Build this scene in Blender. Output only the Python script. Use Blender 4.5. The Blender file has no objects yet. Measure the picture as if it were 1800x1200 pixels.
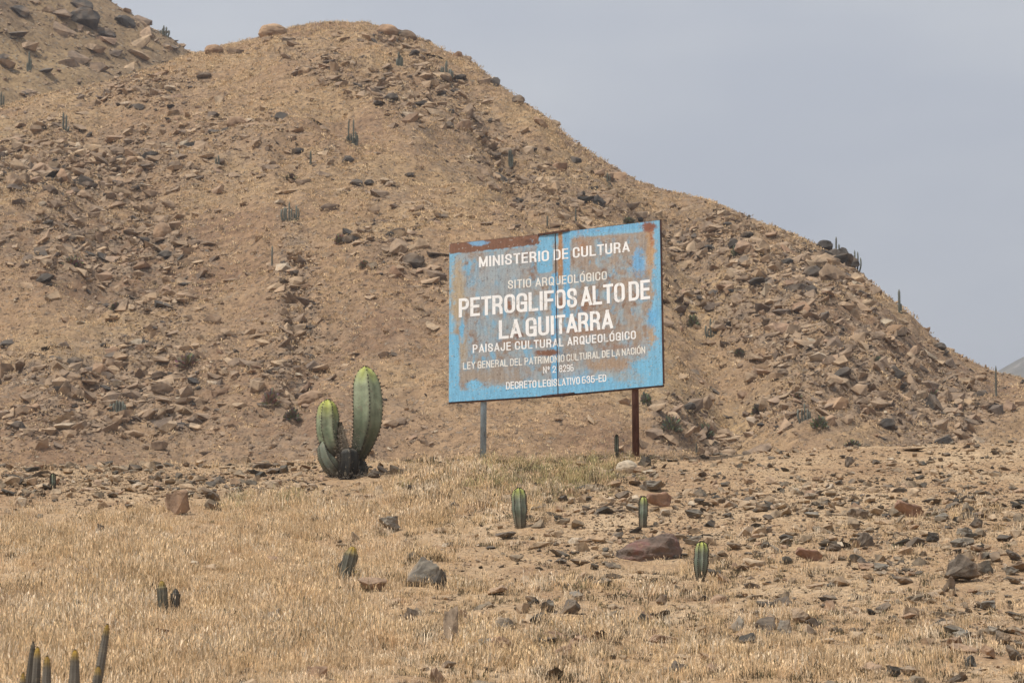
import bpy, bmesh, math, random
import numpy as np
from mathutils import Vector, Matrix, Euler, noise as mn

# ------------------------------------------------------------------ scene, camera, world, sun
scene = bpy.context.scene
col = scene.collection
random.seed(7); RNG = np.random.default_rng(11)

F = 6000.0; EYE = 1.6; TH = math.atan(908 / 6000.0)
cd = bpy.data.cameras.new('camera'); cam = bpy.data.objects.new('camera', cd); col.objects.link(cam)
cam.location = (0, 0, EYE); cam.rotation_euler = (math.pi / 2 + TH, 0, 0)
cd.sensor_width = 36; cd.lens = 120; cd.clip_start = 0.5; cd.clip_end = 20000
cd.dof.use_dof = True; cd.dof.focus_distance = 48; cd.dof.aperture_fstop = 9
scene.camera = cam

SUN_EL, SUN_AZ = math.radians(60), math.radians(-124)     # azimuth clockwise from +Y: to the left, a little towards the camera
sun_dir = Vector((math.sin(SUN_AZ) * math.cos(SUN_EL), math.cos(SUN_AZ) * math.cos(SUN_EL), math.sin(SUN_EL)))
sd = bpy.data.lights.new('sun', 'SUN'); sd.energy = 3.9; sd.angle = math.radians(0.6); sd.color = (1.0, 0.95, 0.88)
so = bpy.data.objects.new('sun', sd); col.objects.link(so); so.rotation_euler = sun_dir.to_track_quat('Z', 'Y').to_euler()

w = bpy.data.worlds.new('World'); scene.world = w; w.use_nodes = True
nt = w.node_tree; N = nt.nodes; L = nt.links; N.clear()
out = N.new('ShaderNodeOutputWorld'); bg = N.new('ShaderNodeBackground'); L.new(bg.outputs[0], out.inputs[0])
sky = N.new('ShaderNodeTexSky'); sky.sky_type = 'NISHITA'; sky.sun_disc = False
sky.sun_elevation = SUN_EL; sky.sun_rotation = SUN_AZ; sky.air_density = 1.0; sky.dust_density = 2.0
tc = N.new('ShaderNodeTexCoord'); mp = N.new('ShaderNodeMapping'); mp.inputs['Scale'].default_value = (3.2, 3.2, 9)
L.new(tc.outputs['Generated'], mp.inputs[0])
nz = N.new('ShaderNodeTexNoise'); nz.inputs['Scale'].default_value = 2.4; nz.inputs['Detail'].default_value = 4; nz.inputs['Roughness'].default_value = .45
L.new(mp.outputs[0], nz.inputs['Vector'])
cr = N.new('ShaderNodeValToRGB'); cr.color_ramp.elements[0].position = .36; cr.color_ramp.elements[1].position = .62
cr.color_ramp.elements[0].color = (5.5, 5.85, 6.5, 1); cr.color_ramp.elements[1].color = (7.1, 7.3, 7.5, 1)
L.new(nz.outputs['Fac'], cr.inputs[0])
mx = N.new('ShaderNodeMix'); mx.data_type = 'RGBA'; mx.inputs[0].default_value = 0.85     # thin high overcast over the blue
L.new(sky.outputs[0], mx.inputs[6]); L.new(cr.outputs[0], mx.inputs[7])
L.new(mx.outputs[2], bg.inputs[0]); bg.inputs[1].default_value = 0.1

scene.view_settings.view_transform = 'Standard'; scene.view_settings.look = 'None'
scene.view_settings.exposure = 0.15; scene.view_settings.gamma = 1.0; scene.view_settings.use_curve_mapping = False
scene.cycles.max_bounces = 5; scene.cycles.diffuse_bounces = 2; scene.cycles.transparent_max_bounces = 4
scene.cycles.volume_bounces = 0
try: scene.cycles.use_denoising = True
except Exception: pass

# ------------------------------------------------------------------ helpers
def lin(r, g, b):
    f = lambda c: ((c / 255 + .055) / 1.055) ** 2.4 if c > 10 else c / 255 / 12.92
    return (f(r), f(g), f(b))

def ray(px, py):
    a = (px - 900) / F; b = (600 - py) / F
    return np.array([a, math.cos(TH) - b * math.sin(TH), math.sin(TH) + b * math.cos(TH)])
def P(px, py, Y):                       # the place seen at a spot of the photograph, Y metres away
    d = ray(px, py); k = Y / d[1]
    return Vector((d[0] * k, Y, EYE + d[2] * k))
def project(X, Y, Z):
    z = Z - EYE; dep = Y * math.cos(TH) + z * math.sin(TH); up = -Y * math.sin(TH) + z * math.cos(TH)
    return 900 + F * X / dep, 600 - F * up / dep

def hash2(ix, iy, seed):
    n = (ix.astype(np.int64) * 374761393 + iy.astype(np.int64) * 668265263 + seed * 1442695041) & 0x7fffffff
    n = ((n ^ (n >> 13)) * 1274126177) & 0x7fffffff
    n = ((n ^ (n >> 16)) * 1103515245) & 0x7fffffff
    return (n & 0xffffff) / float(0xffffff)
def vnoise(x, y, seed=0):
    ix = np.floor(x); iy = np.floor(y); fx = x - ix; fy = y - iy
    fx = fx * fx * fx * (fx * (fx * 6 - 15) + 10); fy = fy * fy * fy * (fy * (fy * 6 - 15) + 10)
    a = hash2(ix, iy, seed); b = hash2(ix + 1, iy, seed); c = hash2(ix, iy + 1, seed); d = hash2(ix + 1, iy + 1, seed)
    return (a + (b - a) * fx) * (1 - fy) + (c + (d - c) * fx) * fy
def fbm(x, y, octv=4, seed=0, gain=.5):
    s = 0; amp = 1; tot = 0
    for i in range(octv):
        ca, sa = math.cos(i * 1.1), math.sin(i * 1.1)
        s = s + amp * vnoise((x * ca - y * sa) * 2 ** i + 17.3 * i, (x * sa + y * ca) * 2 ** i + 5.1 * i, seed + i); tot += amp; amp *= gain
    return s / tot - .5
def sstep(a, b, x):
    t = np.clip((x - a) / (b - a), 0, 1); return t * t * (3 - 2 * t)

def tag(o, label=None, cat=None, group=None, kind=None):
    if label: o['label'] = label
    if cat: o['category'] = cat
    if group: o['group'] = group
    if kind: o['kind'] = kind
    return o
def wloc(o):
    v = Vector((0, 0, 0))
    while o is not None: v += o.location; o = o.parent
    return v
def link_mesh(name, me, parent=None, loc=None):
    o = bpy.data.objects.new(name, me); col.objects.link(o)
    if loc is not None: o.location = loc
    if parent: o.parent = parent
    return o
def mesh_obj(name, verts, faces, mat, parent=None, base=None, smooth=False, cols=None):
    """verts in world space; base = world position of the new object's origin"""
    off = Vector(base) if base is not None else Vector((0, 0, 0))
    if parent is not None and base is None: off = wloc(parent)
    v = np.asarray(verts, dtype=np.float64).reshape(-1, 3) - np.array(off)
    me = bpy.data.meshes.new(name); me.from_pydata(v.tolist(), [], [tuple(map(int, f)) for f in faces])
    if mat: me.materials.append(mat)
    if smooth: me.shade_smooth()
    if cols is not None:
        c = np.ones((len(v), 4)); c[:, :3] = cols
        me.color_attributes.new('tint', 'FLOAT_COLOR', 'POINT').data.foreach_set('color', c.ravel())
    o = bpy.data.objects.new(name, me); col.objects.link(o)
    if parent is not None:
        o.parent = parent; o.location = off - wloc(parent)
    else: o.location = off
    return o
def empty(name, loc):
    o = bpy.data.objects.new(name, None); col.objects.link(o); o.location = loc; o.empty_display_size = .3; return o
def grid_obj(name, X, Y, Z, mat):
    n, m = X.shape; v = np.stack([X, Y, Z], -1).reshape(-1, 3)
    i = np.arange((n - 1) * (m - 1)); r = i // (m - 1); c = i % (m - 1); a = r * m + c
    f = np.stack([a, a + 1, a + m + 1, a + m], -1)
    me = bpy.data.meshes.new(name); me.vertices.add(len(v)); me.vertices.foreach_set('co', v.ravel())
    me.loops.add(f.size); me.polygons.add(len(f)); me.loops.foreach_set('vertex_index', f.ravel())
    me.polygons.foreach_set('loop_start', np.arange(0, f.size, 4)); me.update(calc_edges=True); me.validate()
    me.materials.append(mat); me.shade_smooth()
    o = bpy.data.objects.new(name, me); col.objects.link(o); return o

# ------------------------------------------------------------------ materials
class NM:
    def __init__(s, name, rough=.9):
        s.m = bpy.data.materials.new(name); s.m.use_nodes = True; s.t = s.m.node_tree; s.b = s.t.nodes['Principled BSDF']
        s.b.inputs['Roughness'].default_value = rough; s.b.inputs['Specular IOR Level'].default_value = .25
    def n(s, typ, **kw):
        x = s.t.nodes.new(typ)
        for k, v in kw.items(): setattr(x, k, v)
        return x
    def l(s, a, b): s.t.links.new(a, b)
    def pos(s, scale=(1, 1, 1), obj=False):
        src = s.n('ShaderNodeTexCoord').outputs['Object'] if obj else s.n('ShaderNodeNewGeometry').outputs['Position']
        mp = s.n('ShaderNodeMapping'); mp.inputs['Scale'].default_value = scale; s.l(src, mp.inputs[0]); return mp.outputs[0]
    def noise(s, vec, scale, detail=4, rough=.55):
        x = s.n('ShaderNodeTexNoise'); x.inputs['Scale'].default_value = scale; x.inputs['Detail'].default_value = detail
        x.inputs['Roughness'].default_value = rough; s.l(vec, x.inputs['Vector']); return x.outputs['Fac']
    def ramp(s, fac, stops):
        x = s.n('ShaderNodeValToRGB'); e = x.color_ramp.elements
        while len(e) < len(stops): e.new(.5)
        for k, (p, c) in enumerate(stops):
            e[k].position = p; e[k].color = (*c, 1) if not isinstance(c, (int, float)) else (c, c, c, 1)
        s.l(fac, x.inputs[0]); return x.outputs[0]
    def mix(s, fac, a, b, mode='MIX'):
        x = s.n('ShaderNodeMix', data_type='RGBA', blend_type=mode)
        for sock, v in ((x.inputs[0], fac), (x.inputs[6], a), (x.inputs[7], b)):
            if isinstance(v, (int, float)): sock.default_value = v
            elif isinstance(v, tuple): sock.default_value = (*v[:3], 1)
            else: s.l(v, sock)
        return x.outputs[2]
    def bump(s, h, strength, dist):
        x = s.n('ShaderNodeBump'); x.inputs['Strength'].default_value = strength; x.inputs['Distance'].default_value = dist
        s.l(h, x.inputs['Height']); s.l(x.outputs[0], s.b.inputs['Normal'])
    def color(s, c): s.l(c, s.b.inputs['Base Color'])
    def math(s, op, a, b):
        x = s.n('ShaderNodeMath', operation=op)
        for i, v in enumerate((a, b)):
            if isinstance(v, (int, float)): x.inputs[i].default_value = v
            else: s.l(v, x.inputs[i])
        return x.outputs[0]

def mat_ground(name, c1, c2, c3, speck_dark, speck_pale, big, fine, bump_d, warm=None):
    m = NM(name, .95); p = m.pos()
    a = m.ramp(m.noise(p, big, 5, .6), [(.34, c1), (.5, c2), (.66, c3)])
    b = m.noise(p, fine, 5, .7)
    c = m.mix(m.ramp(b, [(.42, 0.0), (.6, 1.0)]), m.mix(1.0, a, (.84, .82, .8), 'MULTIPLY'), m.mix(1.0, a, (1.2, 1.17, 1.1), 'MULTIPLY'))
    c = m.mix(m.ramp(m.noise(p, fine * .3, 4, .65), [(.52, 0.0), (.66, .5)]), c, m.mix(1.0, a, (.66, .64, .62), 'MULTIPLY'))
    v = m.n('ShaderNodeTexVoronoi'); v.inputs['Scale'].default_value = fine * 1.6
    nd = m.n('ShaderNodeTexNoise'); nd.inputs['Scale'].default_value = fine * 2.5; nd.inputs['Detail'].default_value = 3; m.l(p, nd.inputs['Vector'])
    vm = m.n('ShaderNodeVectorMath', operation='MULTIPLY_ADD'); m.l(nd.outputs['Color'], vm.inputs[0]); vm.inputs[1].default_value = (1.3 / fine,) * 3; m.l(p, vm.inputs[2]); m.l(vm.outputs[0], v.inputs['Vector'])
    sep = m.n('ShaderNodeSeparateColor'); m.l(v.outputs['Color'], sep.inputs[0])
    near = m.ramp(v.outputs['Distance'], [(.28, 1.0), (.42, 0.0)])
    kd = m.math('MULTIPLY', near, m.ramp(sep.outputs[0], [(.72, 0.0), (.76, .8)]))
    kp = m.math('MULTIPLY', near, m.ramp(sep.outputs[1], [(.74, 0.0), (.78, .75)]))
    c = m.mix(kd, c, speck_dark); c = m.mix(kp, c, speck_pale)
    m.color(c)
    h = m.math('ADD', m.noise(p, fine * .8, 6, .7), m.math('MULTIPLY', near, .35))
    m.bump(h, .8, bump_d); return m.m

def rocky_ground(mat):
    m = NM.__new__(NM); m.m = mat; m.t = mat.node_tree; m.b = m.t.nodes['Principled BSDF']; p = m.pos((1, 1, 1.6))
    old = m.b.inputs['Base Color'].links[0].from_socket; at = m.n('ShaderNodeAttribute'); at.attribute_name = 'rocky'
    nd = m.n('ShaderNodeTexNoise'); nd.inputs['Scale'].default_value = 2; nd.inputs['Detail'].default_value = 4; m.l(p, nd.inputs['Vector'])
    vm = m.n('ShaderNodeVectorMath', operation='MULTIPLY_ADD'); m.l(nd.outputs['Color'], vm.inputs[0]); vm.inputs[1].default_value = (.7, .7, .7); m.l(p, vm.inputs[2])
    v = m.n('ShaderNodeTexVoronoi'); v.inputs['Scale'].default_value = 2.6; m.l(vm.outputs[0], v.inputs['Vector']); sp = m.n('ShaderNodeSeparateColor'); m.l(v.outputs['Color'], sp.inputs[0])
    rc = m.ramp(sp.outputs[0], [(0, lin(104, 92, 80)), (.4, lin(140, 120, 100)), (.8, lin(164, 142, 118)), (1, lin(124, 106, 90))])
    f = m.math('MULTIPLY', at.outputs['Fac'], m.ramp(m.noise(p, .9, 5, .65), [(.42, 0.0), (.56, .9)]))
    m.color(m.mix(f, old, rc)); return mat
def mat_rock(name, stops, scale, bump_d, seam=None, sat=None):
    m = NM(name, .9); p = m.pos()
    r = m.n('ShaderNodeObjectInfo').outputs['Random']
    base = m.ramp(r, stops)
    n1 = m.noise(p, scale, 5, .65)
    c = m.mix(1.0, base, m.ramp(n1, [(.34, (.55, .54, .53)), (.5, (.95, .95, .94)), (.66, (1.3, 1.26, 1.18))]), 'MULTIPLY')
    n2 = m.noise(p, scale * .35, 3, .5)
    c = m.mix(m.ramp(n2, [(.5, 0.0), (.7, .5)]), c, lin(176, 148, 118))
    m.color(c); m.bump(n1, .9, bump_d); return m.m

M = {}
M['soil'] = mat_ground('dry_soil', lin(154, 126, 98), lin(172, 145, 114), lin(184, 160, 130), lin(84, 74, 62), lin(182, 164, 140), .7, 16, .03)
M['hill'] = mat_ground('hill_soil', lin(136, 110, 88), lin(156, 130, 103), lin(168, 143, 110), lin(92, 80, 68), lin(158, 140, 120), .085, 2.3, .3)
rocky_ground(M['hill'])
M['far'] = mat_ground('far_hill_soil', lin(112, 94, 76), lin(134, 114, 90), lin(150, 128, 98), lin(84, 76, 68), lin(160, 146, 126), .06, 1.5, .3)
M['mountain'] = mat_ground('mountain_rock', lin(96, 94, 84), lin(106, 102, 90), lin(118, 112, 98), lin(100, 92, 84), lin(150, 140, 130), .008, .05, 3)
M['plain'] = mat_ground('plain_soil', lin(150, 122, 94), lin(160, 130, 100), lin(172, 142, 108), lin(120, 100, 84), lin(180, 160, 136), .01, .4, .1)
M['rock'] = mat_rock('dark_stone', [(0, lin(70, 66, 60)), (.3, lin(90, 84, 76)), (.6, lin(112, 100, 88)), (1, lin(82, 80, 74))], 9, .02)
M['rock_tan'] = mat_rock('tan_stone', [(0, lin(138, 112, 92)), (.5, lin(156, 130, 108)), (1, lin(150, 132, 112))], 8, .02)
M['rock_grey'] = mat_rock('grey_stone', [(0, lin(116, 110, 100)), (1, lin(140, 132, 120))], 8, .02)
M['rock_pink'] = mat_rock('reddish_stone', [(0, lin(142, 112, 96)), (1, lin(154, 124, 104))], 8, .02)
M['rock_pale'] = mat_rock('pale_stone', [(0, lin(182, 168, 148)), (1, lin(196, 184, 164))], 8, .02)
M['pebble'] = mat_rock('pebble_stone', [(0, lin(84, 79, 71)), (.15, lin(124, 112, 96)), (.45, lin(158, 138, 114)), (.75, lin(174, 152, 126)), (.93, lin(152, 126, 104)), (1, lin(184, 170, 150))], 14, .01)
M['hrock'] = mat_rock('hill_stone', [(0, lin(104, 92, 82)), (.15, lin(140, 121, 103)), (.5, lin(158, 136, 113)), (.8, lin(170, 148, 122)), (.93, lin(148, 122, 102)), (1, lin(184, 170, 148))], 2.0, .08)
M['hrock_dark'] = mat_rock('dark_hill_stone', [(0, lin(70, 66, 62)), (1, lin(102, 94, 86))], 1.6, .1)
M['hrock_tan'] = mat_rock('tan_hill_stone', [(0, lin(150, 122, 100)), (1, lin(164, 138, 112))], 1.6, .08)

def mat_grass(name, stops, patch):
    m = NM(name, .7); p = m.pos()
    r = m.n('ShaderNodeObjectInfo').outputs['Random']
    c = m.ramp(r, stops)
    c = m.mix(m.ramp(m.noise(p, .9, 3, .5), [(.46, 0.0), (.62, .6)]), c, patch)
    c = m.mix(1.0, c, m.ramp(m.noise(p, 60, 2), [(.3, (.72, .7, .66)), (.7, (1.25, 1.25, 1.25))]), 'MULTIPLY')
    at = m.n('ShaderNodeAttribute'); at.attribute_name = 'tint'; c = m.mix(1.0, c, at.outputs['Color'], 'MULTIPLY')
    m.color(c)
    tr = m.n('ShaderNodeBsdfTranslucent'); m.l(c, tr.inputs[0]); ms = m.n('ShaderNodeMixShader'); ms.inputs[0].default_value = .22
    o = m.t.nodes['Material Output']; m.l(m.b.outputs[0], ms.inputs[1]); m.l(tr.outputs[0], ms.inputs[2]); m.l(ms.outputs[0], o.inputs[0])
    return m.m
M['grass'] = mat_grass('dry_straw', [(0, lin(212, 184, 140)), (.3, lin(232, 206, 168)), (.55, lin(214, 184, 146)), (.8, lin(246, 230, 204)), (1, lin(180, 156, 120))], lin(206, 178, 138))
M['grass_grey'] = mat_grass('grey_green_grass', [(0, lin(160, 150, 108)), (.5, lin(186, 172, 128)), (1, lin(150, 146, 110))], lin(176, 160, 112))
M['twig'] = mat_grass('dark_weed', [(0, lin(84, 74, 58)), (.5, lin(108, 96, 74)), (1, lin(92, 92, 66))], lin(100, 86, 64))

def mat_tint(name, rough=.6, nscale=30, amt=.25, bump=.0, obj=False):
    m = NM(name, rough); p = m.pos()
    a = m.n('ShaderNodeAttribute'); a.attribute_name = 'tint'
    c = m.mix(1.0, a.outputs['Color'], m.ramp(m.noise(p, nscale, 4, .6), [(.3, 1 - amt), (.7, 1 + amt)]), 'MULTIPLY')
    m.color(c)
    if bump: m.bump(m.noise(p, nscale, 4), .6, bump)
    return m.m
_l = NM('cactus_skin', .6); _p = _l.pos(); _a = _l.n('ShaderNodeAttribute'); _a.attribute_name = 'tint'
_c = _l.mix(1.0, _a.outputs['Color'], _l.ramp(_l.noise(_p, 9, 5, .65), [(.3, .68), (.7, 1.3)]), 'MULTIPLY')
_c = _l.mix(_l.ramp(_l.noise(_p, 16, 5, .7), [(.58, 0.0), (.66, .75)]), _c, lin(128, 118, 100)); _c = _l.mix(_l.ramp(_l.noise(_p, 5, 5, .7), [(.6, 0.0), (.68, .6)]), _c, lin(84, 74, 60))
_l.color(_c); _l.bump(_l.noise(_p, 22, 4), .6, .006); M['cactus'] = _l.m
M['shrub'] = mat_tint('shrub_twigs', .85, 3, .2)
M['spine'] = NM('cactus_spines', .8).m; M['spine'].node_tree.nodes['Principled BSDF'].inputs['Base Color'].default_value = (*lin(58, 50, 44), 1)
M['paint'] = mat_tint('weathered_sheet_paint', .55, 45, .13, .0)
_l = NM('white_letter_paint', .5); _p = _l.pos(); _a = _l.n('ShaderNodeAttribute'); _a.attribute_name = 'tint'
_c = _l.mix(_l.ramp(_l.noise(_p, 9, 6, .75), [(.56, 0.0), (.64, .55)]), _a.outputs['Color'], lin(168, 160, 148)); _c = _l.mix(_l.ramp(_l.noise(_p, 26, 4, .7), [(.66, 0.0), (.7, .8)]), _c, lin(140, 112, 92)); _l.color(_c); M['letter'] = _l.m
def mat_metal(name, stops, scale, vec=(1, 1, .4), rough=.6):
    m = NM(name, rough); p = m.pos(vec); m.color(m.ramp(m.noise(p, scale, 5, .7), stops)); return m.m
M['rust'] = mat_metal('dark_rusty_steel', [(.35, lin(52, 38, 34)), (.55, lin(86, 60, 50)), (.7, lin(110, 76, 58))], 14)
M['pole_blue'] = mat_metal('faded_blue_steel', [(.34, lin(84, 70, 60)), (.42, lin(132, 146, 156)), (.6, lin(162, 182, 194)), (.74, lin(120, 104, 88))], 6)
M['pole_rust'] = mat_metal('brown_rusty_steel', [(.35, lin(72, 50, 46)), (.55, lin(98, 70, 62)), (.72, lin(120, 88, 74))], 7)

# ------------------------------------------------------------------ the lie of the land
def tphi(py): return np.tan(TH + np.arctan((600 - np.asarray(py, float)) / F))
# near slope
FD = np.array([-400, -60, -10, 0, 10, 16, 22, 26, 30, 35, 40, 45, 48, 50, 51, 53, 56, 62, 72, 84, 100, 118, 135])
FZ = np.array([-9, -3, -1.7, -1.6, -1.15, -.6, .2, .82, 1.54, 0, 0, 0, 0, 0, 0, 0, 5.75, 4.9, 3.6, 3.4, 5.6, 9.8, 14.2])
for d_, py_ in ((35, 1095), (40, 998), (45, 903), (48, 847), (50, 814), (51, 808), (53, 818)):
    FZ[list(FD).index(d_)] = d_ * tphi(py_)
CX = np.array([-600, 0, 300, 500, 700, 850, 1000, 1150, 1250, 1400, 1500, 1650, 1800, 2400])
CY = np.array([832, 825, 822, 816, 812, 808, 806, 801, 799, 791, 787, 780, 778, 770])
def smooth_interp(x, xs, ys):            # monotone-ish cubic
    x = np.asarray(x, float); dx = np.diff(xs); s = np.diff(ys) / dx
    m = np.concatenate([[s[0]], (s[:-1] * dx[1:] + s[1:] * dx[:-1]) / (dx[1:] + dx[:-1]), [s[-1]]])
    i = np.clip(np.searchsorted(xs, x) - 1, 0, len(xs) - 2); h = dx[i]; t = np.clip((x - xs[i]) / h, 0, 1)
    return (ys[i] * (2 * t**3 - 3 * t**2 + 1) + m[i] * h * (t**3 - 2 * t**2 + t) + ys[i + 1] * (-2 * t**3 + 3 * t**2) + m[i + 1] * h * (t**3 - t**2))
def near_z(X, Y):
    X = np.asarray(X, float); Y = np.asarray(Y, float)
    a = 900 + F * X / np.maximum(Y, 25) / 1.01
    z = smooth_interp(Y, FD, FZ) + (51.5 * (tphi(np.interp(a, CX, CY)) - tphi(808))) * sstep(30, 51, Y) * (1 - sstep(60, 100, Y))
    z = z + .30 * fbm(X / 5.0, Y / 6.0, 2, 3) * sstep(2, 20, Y) * (1 - .75 * sstep(40, 47, Y)) + .14 * fbm(X / 1.3, Y / 1.3, 3, 5) * (1 - .4 * sstep(45, 50, Y)) + .05 * fbm(X / .3, Y / .3, 3, 9)
    return z + EYE
# the big hill
HX = np.array([-900, -300, 0, 100, 200, 270, 330, 365, 390, 440, 500, 560, 640, 700, 740, 790, 820, 870, 920, 960, 1000, 1060, 1120, 1165, 1240, 1320, 1400, 1470, 1520, 1600, 1650, 1700, 1750, 1800, 2100, 2700])
HY = np.array([300, 225, 187, 160, 140, 118, 95, 90, 79, 68, 50, 40, 40, 56, 70, 94, 103, 143, 181, 208, 242, 283, 318, 333, 351, 383, 416, 448, 489, 553, 604, 634, 654, 666, 740, 820])
RX = np.array([-900, 0, 330, 600, 900, 1165, 1500, 1800, 2700]); RR = np.array([225, 215, 218, 218, 205, 196, 188, 176, 165])
R = math.radians
def blobs(px, py, lst, base):
    d = np.full(px.shape, base, float)
    for (x, y, rx, ry, ang, wt) in lst:
        c, s_ = math.cos(R(ang)), math.sin(R(ang)); u = ((px - x) * c + (py - y) * s_) / rx; v = (-(px - x) * s_ + (py - y) * c) / ry
        d = d + wt * np.exp(-(u * u + v * v))
    return d
HB = [(70, 310, 160, 45, 8, 1.3), (280, 290, 130, 50, 10, 1.0), (60, 220, 70, 30, 0, .8), (120, 430, 170, 70, 12, 1.2), (270, 430, 90, 60, 0, 1.0),
      (250, 540, 90, 40, 0, .7), (60, 660, 120, 40, 10, 1.2), (250, 640, 130, 60, 0, 1.2), (200, 740, 260, 50, 0, .9), (515, 450, 28, 70, 0, 1.6), (520, 610, 30, 110, 5, 1.9), (450, 620, 60, 60, 0, .5),
      (700, 440, 90, 40, 25, .7), (690, 330, 120, 40, 10, .6), (450, 250, 120, 50, 0, .6), (250, 150, 120, 40, 0, .8), (600, 130, 100, 30, 15, .6), (820, 180, 170, 26, 40, 1.1), (720, 200, 130, 26, 38, 1.0), (900, 300, 190, 26, 40, .8), (870, 330, 120, 30, 30, .7),
      (1040, 320, 90, 40, 35, .7), (1230, 400, 130, 50, 22, 1.0), (1300, 480, 150, 50, 25, 1.3), (1460, 480, 90, 40, 35, 1.8), (1350, 570, 190, 45, 25, 1.3), (1430, 640, 190, 60, 20, 1.0), (1600, 640, 130, 60, 30, 1.1),
      (1620, 720, 90, 70, 10, 1.3), (1420, 730, 120, 40, 10, .8), (1180, 740, 50, 50, 40, 1.5), (1260, 790, 60, 30, 30, 1.0), (640, 610, 90, 90, 0, .5), (700, 720, 120, 60, 0, .35), (760, 560, 60, 80, 0, .5), (560, 790, 200, 30, 0, .6), (500, 90, 60, 14, 0, .6), (880, 130, 120, 14, 40, 1.5)]
def hill_raw(a, X, Y, zc):
    R = np.interp(a, RX, RR); t = (Y - 135) / (R - 135); tt = np.clip(t, 0, 1)
    p = 1 - (1 - tt) ** 1.3
    z = 14.2 + (zc - 14.2) * p
    bump = 3.4 * fbm(X / 17, Y / 22, 2, 21) + 1.9 * fbm(X / 6, Y / 7, 3, 25) + 1.0 * fbm(X / 1.9, Y / 2.2, 3, 29)
    g0 = 1.3 * np.abs(fbm(X / 9 + .35 * Y / 9, Y / 40, 3, 33))
    g1 = np.exp(-((a - 515 - 25 * np.sin(tt * 9) - 60 * fbm(Y / 4, Y * 0, 2, 77)) / 26) ** 2) * sstep(.02, .12, tt) * (1 - sstep(.42, .6, tt)) * .45
    g2 = np.exp(-((a - 1310 + 150 * tt - 18 * np.sin(tt * 11) - 90 * fbm(Y / 6, Y * 0, 2, 78)) / 75) ** 2) * (1 - sstep(.8, 1, tt)) * 2.4
    g3 = np.exp(-((a - 1120 + 380 * tt) / 50) ** 2) * sstep(.25, .5, tt) * (1 - sstep(.85, .98, tt)) * .7
    fade = sstep(0, .06, t) * (1 - .85 * sstep(.86, .99, t))
    z = z + (bump + g0 * 2.2 - g1 - g2 - g3) * fade
    back = np.maximum(Y - R, 0)
    return z - .25 * back - .004 * np.minimum(back, 60) ** 2
_a = np.linspace(-900, 2700, 361); _zc = np.interp(_a, RX, RR) * tphi(np.interp(_a, HX, HY))
_t = np.linspace(135, 235, 260)
for _ in range(6):
    A, Y_ = np.meshgrid(_a, _t, indexing='ij'); X_ = (A - 900) / F * Y_ * 1.014
    el = (hill_raw(A, X_, Y_, _zc[:, None]) / Y_).max(1)
    _zc = _zc * (1 + .9 * (tphi(np.interp(_a, HX, HY)) / el - 1))
def hill_z(X, Y):
    X = np.asarray(X, float); Y = np.asarray(Y, float)
    a = 900 + F * X / np.maximum(Y, 60) / 1.014
    z = hill_raw(a, X, Y, np.interp(a, _a, _zc)) + EYE
    px, py = project(X, Y, z); d = np.clip(blobs(px, py, HB, -.1), 0, 1.2) * sstep(136, 142, Y) * sstep(2, 22, py - np.interp(px, HX, HY))
    q = (z * 1.0 + .22 * X) / 1.25 + 2.2 * fbm(X / 5, Y / 5, 3, 151); saw = q - np.floor(q)
    z = z + d * (.62 * (sstep(0, .8, saw) - saw * .55) - .1 + 1.0 * fbm(X / 1.3, Y / 1.6, 3, 155))
    return np.where(Y < 135, near_z(X, Y), z)
# hill behind on the left
GX = np.array([-1500, -900, -300, 0, 100, 185, 225, 250, 280, 305, 330, 360, 450, 700, 2700])
GY = np.array([-700, -500, -260, -110, -50, -4, 20, 36, 54, 70, 92, 112, 190, 420, 900])
def far_z(X, Y):
    X = np.asarray(X, float); Y = np.asarray(Y, float)
    a = 900 + F * X / Y / 1.02; zc = 300 * tphi(np.interp(a, GX, GY)); t = np.clip((Y - 225) / 75, 0, 1.6)
    z0 = 20.0
    z = z0 + (zc - z0) * np.where(t < 1, 1 - (1 - t) ** 1.12, 1 - .9 * (t - 1) ** 1.3)
    q = z / 2.2 + .1 * X + 2.5 * fbm(X / 8, Y / 8, 3, 171); saw = q - np.floor(q)
    z = z + (3.2 * fbm(X / 16, Y / 18, 3, 41) + 2.4 * fbm(X / 4, Y / 4, 4, 45) + 1.1 * (sstep(0, .8, saw) - saw * .6) * np.clip(.5 + 3 * fbm(X / 14, Y / 14, 2, 175), 0, 1)) * (1 - .8 * sstep(.85, 1, t))
    return z + EYE
def hit(px, py, fn=None, y0=20, y1=330, step=.25):
    """where the line of sight through a spot of the photograph meets the land"""
    d = ray(px, py); Y = np.arange(y0, y1, step); k = Y / d[1]; X = d[0] * k; Z = EYE + d[2] * k
    g = (fn or land_z)(X, Y); i = np.nonzero(g >= Z)[0]
    if len(i) == 0:
        return hit(px, py + 2, fn, y0, y1, step) if (fn is near_z and py < 840) else None
    i = i[0]
    if i == 0: return Vector((X[0], Y[0], g[0]))
    f0, f1 = Z[i - 1] - g[i - 1], g[i] - Z[i]; u = f0 / (f0 + f1 + 1e-9); y = Y[i - 1] + u * step
    return Vector((d[0] * y / d[1], y, EYE + d[2] * y / d[1]))
def land_z(X, Y): return np.where(Y < 135, near_z(X, Y), hill_z(X, Y))

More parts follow.
